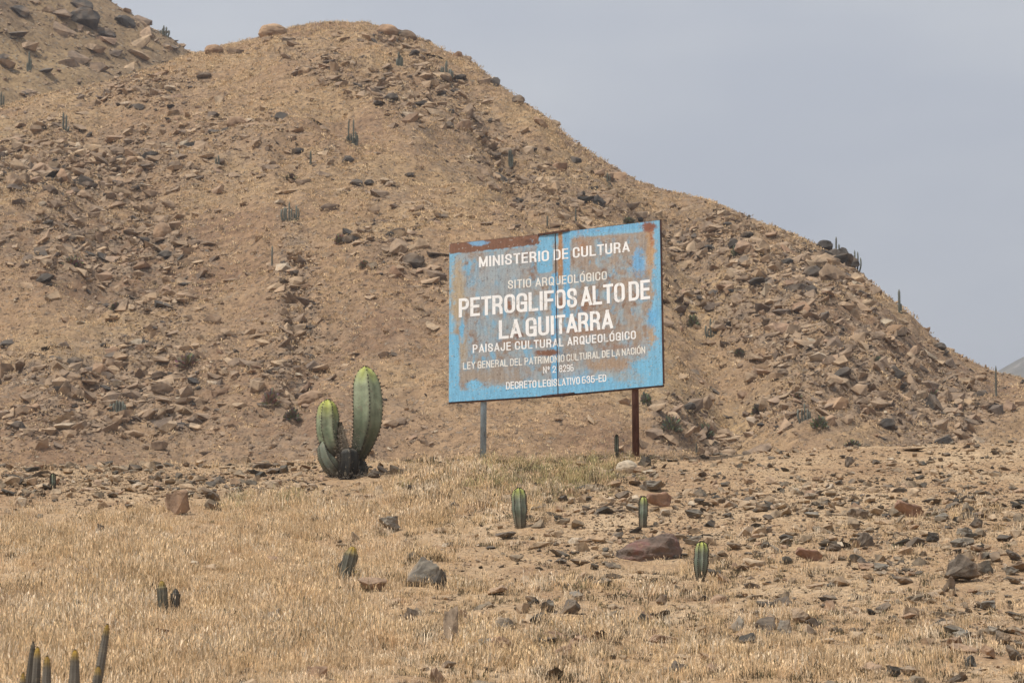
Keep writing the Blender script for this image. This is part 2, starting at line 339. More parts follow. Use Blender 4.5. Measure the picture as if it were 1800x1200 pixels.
# meshes of the land, polar grids so that near ground is fine
def polar(name, ylist, alist, fn, mat, k=1.01):
    A, Y = np.meshgrid(alist, ylist, indexing='ij'); X = (A - 900) / F * np.maximum(Y, 25) * k
    o = grid_obj(name, X, Y, fn(X, Y), mat)
    return o
al = np.concatenate([np.linspace(-9000, -300, 60)[:-1], np.linspace(-300, 2100, 470), np.linspace(2100, 10800, 60)[1:]])
yl = np.concatenate([np.linspace(-60, 20, 60)[:-1], np.linspace(20, 26, 50)[:-1], np.linspace(26, 57, 620)[:-1], np.linspace(57, 76, 60)])
g = polar('ground', yl, al, near_z, M['soil'])
tag(g, 'dry tan soil of the near slope with straw grass and loose stones', kind='structure')
al = np.concatenate([np.linspace(-9000, -400, 50)[:-1], np.linspace(-400, 2200, 430), np.linspace(2200, 10800, 50)[1:]])
yl = np.concatenate([np.linspace(75.5, 135, 60)[:-1], np.linspace(135, 235, 420)[:-1], np.linspace(235, 300, 25)])
h = polar('hill', yl, al, lambda X, Y: hill_z(X, Y), M['hill'], 1.014)
_v = np.empty(len(h.data.vertices) * 3, np.float32); h.data.vertices.foreach_get('co', _v); _v = _v.reshape(-1, 3).astype(float); _px, _py = project(_v[:, 0], np.maximum(_v[:, 1], 1), _v[:, 2])
h.data.attributes.new('rocky', 'FLOAT', 'POINT').data.foreach_set('value', np.clip(blobs(_px, _py, HB, -.05), 0, 1.2).astype(np.float32))
tag(h, 'big stony desert hill rising behind the billboard', kind='structure')
al = np.linspace(-2600, 1200, 360); yl = np.linspace(226, 345, 150)
h = polar('far_hill', yl, al, far_z, M['far'], 1.02)
tag(h, 'second rocky hill behind the saddle at the upper left', kind='structure')
# far mountain on the right, and the plain it stands on
mx_ = np.concatenate([np.linspace(-1200, 150, 60)[:-1], np.linspace(150, 700, 90)[:-1], np.linspace(700, 1900, 50)]); my_ = np.linspace(1500, 3100, 90); MX, MY = np.meshgrid(mx_, my_, indexing='ij')
cxm = P(1860, 0, 2200).x
ridge = np.clip(np.minimum(328 + .5 * (MX - 336), 354 + .04 * (MX - 400)), 0, None) * (1 - sstep(900, 1800, MX)) + 9 * fbm(MX / 60, MY / 60, 3, 61)
MZ = ridge * np.exp(-((MY - 2200) / 420) ** 2) + 22 * fbm(MX / 90, MY / 120, 4, 63) * (1 - np.exp(-((MY - 2200) / 200) ** 2)) * np.exp(-((MY - 2200) / 600) ** 2) - 5
mo = grid_obj('distant_mountain', MX, MY, MZ, M['mountain']); tag(mo, 'hazy blue grey mountain far off at the right edge', kind='structure')
px_ = np.linspace(-6000, 6000, 61); PX, PY = np.meshgrid(px_, px_, indexing='ij')
pl = grid_obj('plain', PX, PY, -12 + 2 * fbm(PX / 700, PY / 700, 3, 70), M['plain']); tag(pl, 'flat desert plain round the hills', kind='structure')

# ------------------------------------------------------------------ rocks
def rock_mesh(name, seed, mat, flat=.5, npts=15, detail=0, rough=.06, undercut=True, boxy=.0):
    r = random.Random(seed); bm = bmesh.new()
    for i in range(npts):
        th = r.uniform(0, 2 * math.pi); z = r.uniform(-1, 1); q = math.sqrt(max(0, 1 - z * z))
        v = Vector((q * math.cos(th), q * math.sin(th), z))
        if boxy: v = Vector([math.copysign(abs(c) ** (1 - boxy), c) for c in v])
        k = r.uniform(.8, 1.0) * (1 if not undercut or v.z > -.1 else .88)
        bm.verts.new((v.x * k * .5, v.y * k * .5 * r.uniform(.85, 1), max(-.42, min(.5, v.z * .62)) * flat))
    res = bmesh.ops.convex_hull(bm, input=bm.verts)
    bad = [e for e in res['geom_interior'] if isinstance(e, bmesh.types.BMVert)] + [e for e in res['geom_unused'] if isinstance(e, bmesh.types.BMVert)]
    if bad: bmesh.ops.delete(bm, geom=list(set(bad)), context='VERTS')
    for v in [v for v in bm.verts if not v.link_faces]: bm.verts.remove(v)
    if detail:
        bmesh.ops.bevel(bm, geom=list(bm.edges), offset=.012, segments=1, affect='EDGES', profile=.5)
        bmesh.ops.triangulate(bm, faces=bm.faces)
        for _ in range(detail):
            bmesh.ops.subdivide_edges(bm, edges=[e for e in bm.edges if e.calc_length() > .07], cuts=1)
            bmesh.ops.triangulate(bm, faces=bm.faces)
        off = Vector((seed * 3.7, seed * 1.3, 0))
        for v in bm.verts:
            n1 = mn.noise(v.co * 3 + off); n2 = mn.noise(v.co * 9 + off); n3 = mn.noise(Vector((v.co.x, v.co.y, v.co.z * 3)) * 5 + off)
            st = math.floor(n3 * 4) / 4
            v.co += v.co.normalized() * (n1 * rough * 1.2 + n2 * rough * .45 + st * rough * .7)
    else:
        for v in bm.verts: v.co += Vector((r.uniform(-1, 1), r.uniform(-1, 1), r.uniform(-1, 1))) * .02
    bmesh.ops.recalc_face_normals(bm, faces=bm.faces)
    me = bpy.data.meshes.new(name); bm.to_mesh(me); bm.free(); me.materials.append(mat); return me

near_rocks = {k: [rock_mesh('rock', 100 + i * 7 + j * 31, M[k], (.38, .55, .75, .3)[i % 4], 12, 2, .07) for i in range(5)] for j, k in enumerate(['rock', 'rock_tan', 'rock_grey', 'rock_pink', 'rock_pale'])}
hill_rocks = {k: [rock_mesh('rock', 300 + i * 5 + j * 41, M[k], (.35, .5, .7, .28)[i % 4], 16, 1, .05) for i in range(6)] for j, k in enumerate(['hrock', 'hrock_dark', 'hrock_tan'])}
def round_mesh(name, seed, mat, flat=.85):
    bm = bmesh.new(); bmesh.ops.create_icosphere(bm, subdivisions=4, radius=.5); off = Vector((seed, seed * 2, 0))
    for v in bm.verts:
        c = v.co.copy(); n = mn.noise(c * 2.2 + off) * .16 + mn.noise(c * 6 + off) * .05 + math.floor(mn.noise(Vector((c.x, c.y, c.z * 3)) * 4 + off) * 3) / 3 * .03
        v.co = Vector((c.x, c.y, c.z * flat)) * (1 + n); v.co.z = max(v.co.z, -.36)
    me = bpy.data.meshes.new(name); bm.to_mesh(me); bm.free(); me.materials.append(mat); return me
for k_r in ('hrock_tan', 'hrock_dark', 'hrock'): hill_rocks[k_r].append(round_mesh('rock', 3 + len(k_r), M[k_r]))
near_rocks['rock_tan'].append(round_mesh('rock', 9, M['rock_tan'], 1.0)); near_rocks['rock_pale'].append(round_mesh('rock', 12, M['rock_pale'], .9))
N_ROCK = [0]; CLEAR = []
def place_rock(me, p, size, rot, label, group=None, sink=.25, cat='rock'):
    o = link_mesh('rock', me, None, Vector(p) + Vector((0, 0, size[2] * .5 * (1 - 2 * sink))))
    o.scale = size; o.rotation_euler = rot; tag(o, label, cat, group); N_ROCK[0] += 1
    return o
def rock_px(cx, cy, wpx, hpx, mk, label, rot=(0, 0, 0), k=None, fn=near_z, sink=.08, bank=near_rocks, group=None, Y=None, aspect=.8):
    """a rock whose middle is seen at (cx, cy) and that spans about wpx by hpx pixels"""
    p = hit(cx, cy + hpx * .42, fn) if Y is None else None
    if p is None:
        YY = Y or 54; q = P(cx, cy, YY); p = Vector((q.x, YY, float(fn(np.array([q.x]), np.array([YY]))[0])))
    s = p.y / F; W = wpx * s; H = hpx * s
    me = bank[mk][k if k is not None else (int(cx * 7 + cy) % 5)]
    zs = max(v.co.z for v in me.vertices) - min(v.co.z for v in me.vertices)
    D = W * aspect; vis = max(H - .12 * D, H * .6)
    sz = vis / (zs * (1 - sink)) * 1.05
    p = p + Vector((0, D * .3, 0)); p.z = float((fn)(np.array([p.x]), np.array([p.y]))[0])
    o = link_mesh('rock', me, None, p + Vector((0, 0, zs * sz * (.5 - sink))))
    o.scale = (W * 1.06, D, sz); o.rotation_euler = rot; tag(o, label, 'rock', group); N_ROCK[0] += 1; CLEAR.append((p.x, p.y - D * .4, W * .62, max(D * .9, .35)))
    return o
R = math.radians
NEAR = [
 (310, 885, 54, 46, 'rock_tan', 'rounded pinkish brown boulder standing in the grass at the edge of the gravel band', (0, 0, .4), 2),
 (368, 872, 54, 26, 'rock', 'jagged black rock just right of the rounded brown boulder', (0, R(8), .2), 0),
 (174, 931, 22, 20, 'rock', 'small dark stone alone in the straw left of the rounded brown boulder', (0, 0, .6), 1),
 (13, 866, 38, 14, 'rock', 'flat dark rock on the gravel band at the left edge', (0, R(5), 0), 0),
 (686, 922, 66, 30, 'rock_grey', 'low grey brown rock half sunk in straw below the tall cactus', (0, 0, 1.1), 1),
 (738, 1010, 78, 56, 'rock_grey', 'large grey angular boulder with a sharp peak in the straw', (R(6), R(-10), .5), 2),
 (772, 1022, 46, 34, 'rock', 'dark broken block leaning on the grey peaked boulder', (0, R(12), 1.3), 1),
 (650, 1028, 66, 32, 'rock_tan', 'flat tan slab beside the leaning pair of thin cactus stems', (0, R(-6), .2), 0),
 (792, 1104, 34, 66, 'rock_tan', 'upright blunt brown block with a dark shaded foot', (R(-14), R(8), .3), 2),
 (722, 1080, 36, 22, 'rock', 'small dark rock left of the upright brown block', (0, R(10), 0), 1),
 (886, 1134, 50, 28, 'rock_tan', 'brown rock in the straw right of the upright brown block', (0, 0, .8), 1),
 (888, 940, 56, 18, 'rock', 'long dark slab tilted at the foot of the small cactus below the sign', (0, R(-20), .1), 0),
 (1160, 880, 58, 30, 'rock_pink', 'flat reddish brown slab behind the thinnest small cactus', (R(-16), 0, .1), 3),
 (1150, 856, 78, 24, 'rock_grey', 'wide grey slab lying above the reddish slab', (R(-12), R(-6), 0), 3),
 (1256, 1006, 40, 20, 'rock', 'dark flat rock behind the foot of the lowest small cactus', (0, R(-8), .2), 0),
 (1020, 988, 42, 16, 'rock', 'dark flat stone left of the big purple brown boulder', (0, R(6), .4), 3),
 (1042, 996, 36, 14, 'rock', 'dark thin stone touching the left end of the big purple brown boulder', (0, R(-6), 1.0), 0),
 (1295, 1099, 30, 32, 'rock_grey', 'grey upright stone in straw below the lowest small cactus', (0, R(5), 0), 2),
 (1384, 1109, 46, 34, 'rock_grey', 'broad grey stone right of the grey upright stone', (R(-14), R(12), .3), 1),
 (1163, 1055, 30, 20, 'rock', 'small dark split stone below the big purple brown boulder', (0, R(14), .9), 1),
 (1134, 1086, 28, 22, 'rock_tan', 'small brown stone next to a pale chip', (0, R(24), 0), 0),
 (1692, 1004, 90, 52, 'rock', 'large dark wedge shaped rock split by a pale streak', (R(10), R(24), .3), 2),
 (1588, 1020, 52, 20, 'rock', 'long dark rock left of the large dark wedge', (0, R(-4), 0), 0),
 (1782, 977, 42, 20, 'rock', 'dark rock on top of the little stack at the right edge', (0, R(6), 0), 0),
 (1780, 1004, 44, 18, 'rock_grey', 'middle grey rock of the little stack at the right edge', (0, 0, .4), 3),
 (1782, 1020, 40, 16, 'rock', 'lowest dark rock of the little stack at the right edge', (0, 0, 0), 0),
 (1600, 897, 70, 30, 'rock_pink', 'pink slab tilted down to the right on the stony slope', (R(-8), R(20), .1), 3),
 (1478, 886, 44, 12, 'rock_grey', 'pale grey flat slab on the stony slope', (0, R(-4), 0), 3),
 (1340, 893, 44, 18, 'rock', 'dark blunt rock on the pale gravel right of the thinnest small cactus', (0, R(-6), .1), 1),
 (1493, 813, 28, 20, 'rock', 'dark cube like rock just under the crest', (0, 0, .5), 2),
 (1606, 790, 52, 9, 'rock', 'thin dark slab lying along the crest line', (0, R(-3), 0), 3),
 (1456, 1126, 32, 12, 'rock_pale', 'pale flat stone propped on smaller ones low in the straw', (0, R(3), 0), 3),
 (1424, 978, 62, 26, 'rock_pink', 'pinkish slab with a dark left end in the middle of the slope', (R(-8), R(14), 0), 3),
 (1466, 963, 38, 16, 'rock', 'dark stone above the pinkish slab', (0, 0, .3), 1),
 (1640, 944, 34, 20, 'rock', 'brownish dark rock amid stones below the pink slab', (0, 0, 0), 1),
 (1686, 954, 32, 18, 'rock_grey', 'grey flat stone right of the brownish dark rock', (0, 0, .2), 0),
 (1742, 1148, 38, 24, 'rock_tan', 'brown stone low in the right corner', (0, R(5), 0), 1),
 (1782, 1150, 44, 28, 'rock', 'dark grey stone cut by the right edge low down', (0, R(10), 0), 0),
 (1393, 862, 30, 16, 'rock_pale', 'pale pointed stone with its tip downward on the gravel', (R(10), R(12), 0), 0),
 (606, 889, 16, 10, 'rock', 'tiny black stone in the straw below the tall cactus', (0, 0, 0), 0),
 (1530, 1075, 30, 14, 'rock', 'dark flat stone amid straw below the long dark rock', (0, 0, .5), 0),
 (1570, 1180, 40, 22, 'rock', 'black stone at the bottom of the picture right of centre', (0, 0, 0), 1),
 (1290, 960, 40, 16, 'rock', 'dark slab right of the lowest small cactus', (0, R(-6), .1), 0),
 (658, 834, 34, 16, 'rock', 'dark rock added as shadow at the right foot of the tall cactus', (0, R(6), 0), 1),  # added where the cactus shadow falls, its dark colour stands for that shade
 (468, 1092, 34, 16, 'rock', 'dark flat stone in a bare patch of the lower left straw', (0, R(6), .4), 0),
 (1718, 920, 30, 20, 'rock', 'dark ragged stone in orange straw near the right edge', (0, R(16), 0), 1),
]
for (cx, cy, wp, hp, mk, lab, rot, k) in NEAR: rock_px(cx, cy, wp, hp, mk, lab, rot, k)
# the rocks packed round the feet of the posts
def rock_at(px, py_base, Y, wpx, hpx, mk, k, label, rot=(0, 0, 0)):
    q = P(px, py_base, Y); me = near_rocks[mk][k]; zs = max(v.co.z for v in me.vertices) - min(v.co.z for v in me.vertices); s = Y / F
    gz = float(near_z(np.array([q.x]), np.array([Y]))[0])
    o = link_mesh('rock', me, None, Vector((q.x, Y, gz + hpx * s * .38)))
    o.scale = (wpx * s * 1.05, wpx * s * .8, hpx * s / zs * 1.3); o.rotation_euler = rot; tag(o, label, 'rock'); N_ROCK[0] += 1
rock_at(1101, 803, 48.6, 36, 20, 'rock_pale', 5, 'pale rounded rock against the left side of the right post')
rock_at(1133, 804, 49.2, 32, 16, 'rock', 1, 'dark brown rock against the right side of the right post', (0, R(8), .3))
rock_at(1140, 806, 48.4, 26, 7, 'rock_pale', 3, 'flat pale stone in front of the dark brown rock at the right post')
rock_at(826, 808, 51.6, 34, 13, 'rock_tan', 0, 'flat beige rock beside the left post')

# the large purple brown boulder
bp = hit(1140, 988, near_z); s = bp.y / F
def big_boulder():
    bm = bmesh.new()
    pts = [(-62, 0, 6), (-48, -6, 26), (-20, -10, 40), (20, -8, 46), (52, 0, 52), (60, 6, 34), (61, 0, 8), (40, -22, 22), (4, -30, 14), (-18, -28, -8), (-56, -16, 8), (-30, -30, 18), (30, -26, 30),
           (-40, 26, 24), (0, 34, 38), (48, 30, 50), (58, 24, 10), (-50, 24, -8), (50, -12, -8), (-30, -20, -12), (20, -20, -6)]
    for p in pts: bm.verts.new(Vector(p) * s)
    bmesh.ops.convex_hull(bm, input=bm.verts)
    for v in [v for v in bm.verts if not v.link_faces]: bm.verts.remove(v)
    bmesh.ops.bevel(bm, geom=list(bm.edges), offset=.012, segments=1, affect='EDGES')
    bmesh.ops.triangulate(bm, faces=bm.faces)
    for _ in range(3):
        bmesh.ops.subdivide_edges(bm, edges=[e for e in bm.edges if e.calc_length() > .035], cuts=1); bmesh.ops.triangulate(bm, faces=bm.faces)
    for v in bm.verts:
        n = v.co.normalized(); a = mn.noise(v.co * 5); b = mn.noise(v.co * 17); c = math.floor(mn.noise(Vector((v.co.x * .7, v.co.y, v.co.z * 3)) * 6) * 4) / 4
        v.co += n * (a * .03 + b * .012 + c * .03)
    bmesh.ops.recalc_face_normals(bm, faces=bm.faces)
    me = bpy.data.meshes.new('boulder'); bm.to_mesh(me); bm.free()
    m = NM('purple_brown_boulder', .85); p = m.pos(); nrm = m.n('ShaderNodeNewGeometry'); sp = m.n('ShaderNodeSeparateXYZ'); m.l(p, sp.inputs[0])
    c = m.ramp(m.noise(p, 5, 5, .6), [(.34, lin(84, 74, 66)), (.5, lin(116, 98, 86)), (.64, lin(124, 92, 84)), (.74, lin(146, 122, 100))])
    m.color(c); m.bump(m.noise(p, 16, 5, .7), .8, .02); me.materials.append(m.m); return me
o = link_mesh('boulder', big_boulder(), None, bp + Vector((0, .25, 0.02))); o.rotation_euler = (0, R(-3), R(6))
tag(o, 'biggest purple brown boulder low on the slope between the small cacti', 'boulder')

CLEAR.append((bp.x, bp.y - .3, 62 * s, .7))
for (x_, y_, r1_, r2_) in ((606, 848, 50, .5), (912, 928, 14, .4), (1131, 926, 10, .35), (1234, 1022, 16, .4), (612, 1024, 24, .8), (296, 1078, 30, .8), (1100, 806, 40, .25), (848, 812, 14, .3)):
    q_ = hit(x_, y_, near_z)
    if q_: CLEAR.append((q_.x, q_.y, r1_ * q_.y / F, r2_))
def clear_of(X, Y, k=1.):
    ok = np.ones(X.shape, bool)
    for (x_, y_, a_, b_) in CLEAR: ok &= ((X - x_) / (a_ * k)) ** 2 + ((Y - y_) / (b_ * k)) ** 2 > 1
    return ok
# hillside rocks that stand out
HILL = [
 (478, 55, 46, 24, 'hrock_tan', 6, 'rounded tan boulder sitting on the crest left of the summit', (0, 0, 0)),
 (375, 87, 32, 16, 'hrock_tan', 6, 'small rounded boulder on the crest beside the saddle', (0, 0, 0)),
 (682, 54, 38, 20, 'hrock_tan', 6, 'left one of two boulders on the crest right of the summit', (0, R(12), 0)),
 (716, 64, 34, 18, 'hrock_dark', 6, 'right one of two boulders on the crest right of the summit', (0, R(14), 0)),
 (753, 74, 14, 8, 'hrock_dark', 1, 'little dark rock on the crest below the two boulders', (0, 0, 0)),
 (805, 96, 24, 12, 'hrock_tan', 1, 'tan rock on the crest right of the clump of hill cacti', (0, R(10), 0)),
 (822, 104, 16, 12, 'hrock', 1, 'stubby rock where the crest starts to drop', (0, R(10), 0)),
 (868, 146, 26, 18, 'hrock_dark', 0, 'dark rock ledge on the right skyline of the dome', (0, R(24), 0)),
 (912, 178, 26, 20, 'hrock_dark', 1, 'black rock tooth on the right skyline of the dome', (0, R(24), 0)),
 (976, 218, 20, 14, 'hrock', 1, 'grey rock on the skyline left of the bend', (0, R(24), 0)),
 (690, 172, 30, 16, 'hrock_dark', 1, 'overhanging dark rock below the thin cactus near the summit', (0, 0, 0)),
 (415, 216, 32, 20, 'hrock_tan', 6, 'pale block with a black underside on the upper left slope', (0, R(6), 0)),
 (215, 316, 36, 14, 'hrock_tan', 0, 'smooth tan slab left of a dark gap in the slab field', (0, 0, 0)),
 (70, 300, 46, 26, 'hrock', 0, 'broad slab in the upper left slab field', (R(-18), R(24), 0)),
 (112, 312, 40, 24, 'hrock_tan', 3, 'tilted tan slab in the middle of the slab field', (R(-18), R(30), 0)),
 (145, 322, 44, 24, 'hrock_dark', 2, 'dark bulky rock at the right end of the slab field', (0, R(12), 0)),
 (24, 318, 44, 22, 'hrock', 3, 'grey slab at the left end of the slab field', (R(-16), R(22), 0)),
 (88, 334, 42, 16, 'hrock', 3, 'long low slab under the tilted tan slab', (R(-10), R(20), 0)),
 (168, 370, 30, 14, 'hrock', 0, 'slab below the slab field', (0, R(14), 0)),
 (258, 290, 30, 14, 'hrock', 0, 'pale slab with a dark shadow right of the slab field', (0, 0, 0)),
 (308, 292, 28, 16, 'hrock_dark', 1, 'dark rounded rock right of the pale slab', (0, 0, 0)),
 (268, 256, 34, 14, 'hrock', 1, 'rock on the small ridge above the pale slab', (0, 0, 0)),
 (284, 408, 30, 28, 'hrock_tan', 6, 'round orange tan boulder in the left rubble', (0, 0, 0)),
 (174, 420, 18, 24, 'hrock_tan', 2, 'reddish tan upright stone left of the round orange boulder', (0, 0, 0)),
 (292, 450, 36, 18, 'hrock_dark', 1, 'dark brown rock under the round orange boulder', (0, 0, 0)),
 (222, 454, 28, 12, 'hrock_tan', 0, 'tan slab above a black hollow in the left rubble', (0, R(10), 0)),
 (82, 484, 48, 18, 'hrock_tan', 3, 'wide pale slab with shadow under it in the left rubble', (0, R(-4), 0)),
 (117, 562, 26, 12, 'hrock_tan', 2, 'whitish oval stone alone on bare soil', (0, 0, 0)),
 (10, 606, 34, 14, 'hrock_dark', 0, 'dark slab end at the left edge half way down', (0, R(-10), 0)),
 (246, 612, 30, 14, 'hrock_tan', 1, 'pale oval rock in the lower left rubble', (0, 0, 0)),
 (196, 620, 26, 20, 'hrock_tan', 2, 'orange boulder in the lower left rubble', (0, 0, 0)),
 (200, 652, 34, 20, 'hrock', 1, 'tan block above the dark hill cactus clump', (0, 0, 0)),
 (335, 630, 34, 16, 'hrock_dark', 0, 'dark rock behind a dry bush in the lower left rubble', (0, R(12), 0)),
 (122, 716, 40, 18, 'hrock_tan', 0, 'tan slab with a shadow left of the dark hill cactus clump', (0, R(4), 0)),
 (330, 738, 30, 14, 'hrock_tan', 0, 'pale stone right of the dark hill cactus clump', (0, R(-10), 0)),
 (545, 700, 48, 22, 'hrock_tan', 6, 'large buried orange boulder just left of the tall cactus top', (0, R(-12), 0)),
 (80, 440, 34, 14, 'hrock_dark', 1, 'dark rock at the top of the left rubble', (0, 0, 0)),
 (625, 322, 30, 12, 'hrock_dark', 0, 'low dark rock left of centre on the dome', (0, 0, 0)),
 (650, 322, 22, 12, 'hrock_dark', 1, 'low dark rock right of its twin on the dome', (0, 0, 0)),
 (722, 308, 20, 10, 'hrock_dark', 1, 'dark stone in the middle of the dome', (0, 0, 0)),
 (780, 382, 22, 10, 'hrock_dark', 0, 'dark flat stone above the upper left corner of the sign', (0, 0, 0)),
 (846, 314, 20, 10, 'hrock_tan', 2, 'white rock above the sign', (0, 0, 0)),
 (790, 222, 22, 14, 'hrock_dark', 1, 'dark boulder at the head of the stony streak', (0, R(16), 0)),
 (150, 35, 66, 40, 'hrock_dark', 1, 'dark outcrop on the far hill', (0, R(10), 0)),
 (215, 40, 50, 24, 'hrock_dark', 0, 'dark ledge on the far hill below its skyline', (0, R(20), 0)),
 (1285, 508, 32, 16, 'hrock_tan', 1, 'orange block on the slope right of the sign', (0, 0, 0)),
 (1310, 437, 46, 24, 'hrock', 0, 'large leaning slab above the orange block', (R(-10), R(30), 0)),
 (1290, 430, 20, 20, 'hrock_dark', 1, 'dark rock at the head of the leaning slab', (0, 0, 0)),
 (1250, 438, 40, 14, 'hrock_dark', 0, 'dark cracked ledge left of the leaning slab', (0, R(10), 0)),
 (1284, 395, 34, 8, 'hrock_dark', 3, 'thin dark ledge near the right skyline', (0, R(8), 0)),
 (1484, 445, 34, 30, 'hrock_dark', 1, 'black rock tooth of the skyline outcrop', (0, R(-30), 0)),
 (1478, 460, 56, 24, 'hrock_dark', 2, 'black ledge in the middle of the skyline outcrop', (0, R(-24), 0)),
 (1452, 434, 38, 22, 'hrock_dark', 1, 'upper left rock of the skyline outcrop', (0, 0, 0)),
 (1446, 462, 46, 28, 'hrock', 1, 'grey block at the left of the skyline outcrop', (0, R(-20), 0)),
 (1464, 482, 54, 30, 'hrock', 2, 'grey block at the bottom of the skyline outcrop', (0, R(12), 0)),
 (1430, 480, 40, 24, 'hrock_dark', 1, 'dark block below the skyline outcrop at its left', (0, R(-12), 0)),
 (1508, 492, 34, 18, 'hrock', 0, 'pale block right of the skyline outcrop', (0, R(24), 0)),
 (1468, 448, 30, 20, 'hrock_dark', 1, 'dark block between the two upper rocks of the skyline outcrop', (0, R(-20), 0)),
 (1498, 466, 36, 20, 'hrock_dark', 0, 'dark slab under the four pronged skyline cactus', (0, R(-30), 0)),
 (1450, 448, 30, 16, 'hrock_dark', 2, 'dark lump at the left shoulder of the skyline outcrop', (0, R(10), 0)),
 (140, 12, 60, 24, 'hrock_dark', 0, 'dark ledge at the top edge on the far hill', (0, R(12), 0)),
 (185, 62, 50, 22, 'hrock_dark', 1, 'dark knob below the far hill ledge', (0, R(18), 0)),
 (30, 20, 50, 20, 'hrock_dark', 0, 'dark ledge near the top left corner', (0, R(12), 0)),
 (700, 440, 46, 30, 'hrock', 0, 'grey outcrop block left of the upper left sign corner', (0, R(16), 0)),
 (728, 462, 44, 30, 'hrock_dark', 1, 'dark outcrop block close to the left edge of the sign', (0, R(20), 0)),
 (742, 430, 30, 20, 'hrock', 2, 'pale outcrop block above the dark one by the sign', (0, R(10), 0)),
 (700, 480, 40, 20, 'hrock_tan', 3, 'tan slab under the grey outcrop block', (0, R(20), 0)),
 (1586, 566, 26, 12, 'hrock', 1, 'rock below the single column cactus on the right skyline', (0, R(16), 0)),
 (1522, 724, 26, 14, 'hrock_tan', 1, 'tan stone low on the right slope', (0, 0, 0)),
 (1563, 748, 36, 24, 'hrock_dark', 1, 'dark pyramid rock low on the right slope', (0, 0, 0)),
 (1704, 744, 44, 14, 'hrock_dark', 0, 'long dark slab low at the far right', (0, R(10), 0)),
 (1378, 656, 26, 14, 'hrock_dark', 1, 'dark rock half way down the right slope', (0, R(14), 0)),
 (1584, 664, 22, 14, 'hrock_tan', 2, 'round orange stone on the right slope', (0, 0, 0)),
 (1616, 684, 22, 12, 'hrock_tan', 2, 'whitish stone in the grey rubble on the right slope', (0, 0, 0)),
 (1462, 742, 34, 22, 'hrock_tan', 1, 'tan boulder behind the bushes low on the right slope', (0, 0, 0)),
 (1655, 610, 26, 14, 'hrock_dark', 1, 'dark rock near the lower end of the skyline', (0, R(14), 0)),
]
def skyhit(cx, cy, hp):
    fn = hill_z
    if cx < 330 and cy < np.interp(cx, HX, HY) - 8:
        return hit(cx, cy + hp * .35, far_z, 228, 330), far_z
    for k in range(0, 30, 2):
        p = hit(cx, cy + hp * .35 + k, fn, 120, 250)
        if p is not None: return p, fn
    return None, None
hill_taken = []
for (cx, cy, wp, hp, mk, k, lab, rot) in HILL:
    p, fn = skyhit(cx, cy, hp)
    if p is None: print('no hit', lab); continue
    s_ = p.y / F; me = hill_rocks[mk][k]; zs = max(v.co.z for v in me.vertices) - min(v.co.z for v in me.vertices)
    W, H = wp * s_, hp * s_
    c = p + Vector((0, W * .22, 0)); c.z = p.z + H * .36
    o = link_mesh('rock', me, None, c); o.scale = (W * 1.08, W * .85, H / zs * 1.25); o.rotation_euler = (rot[0], rot[1], rot[2] + (hash(lab) * 0 + cx % 7) * .1)
    tag(o, lab, 'rock'); N_ROCK[0] += 1; hill_taken.append((cx, cy))

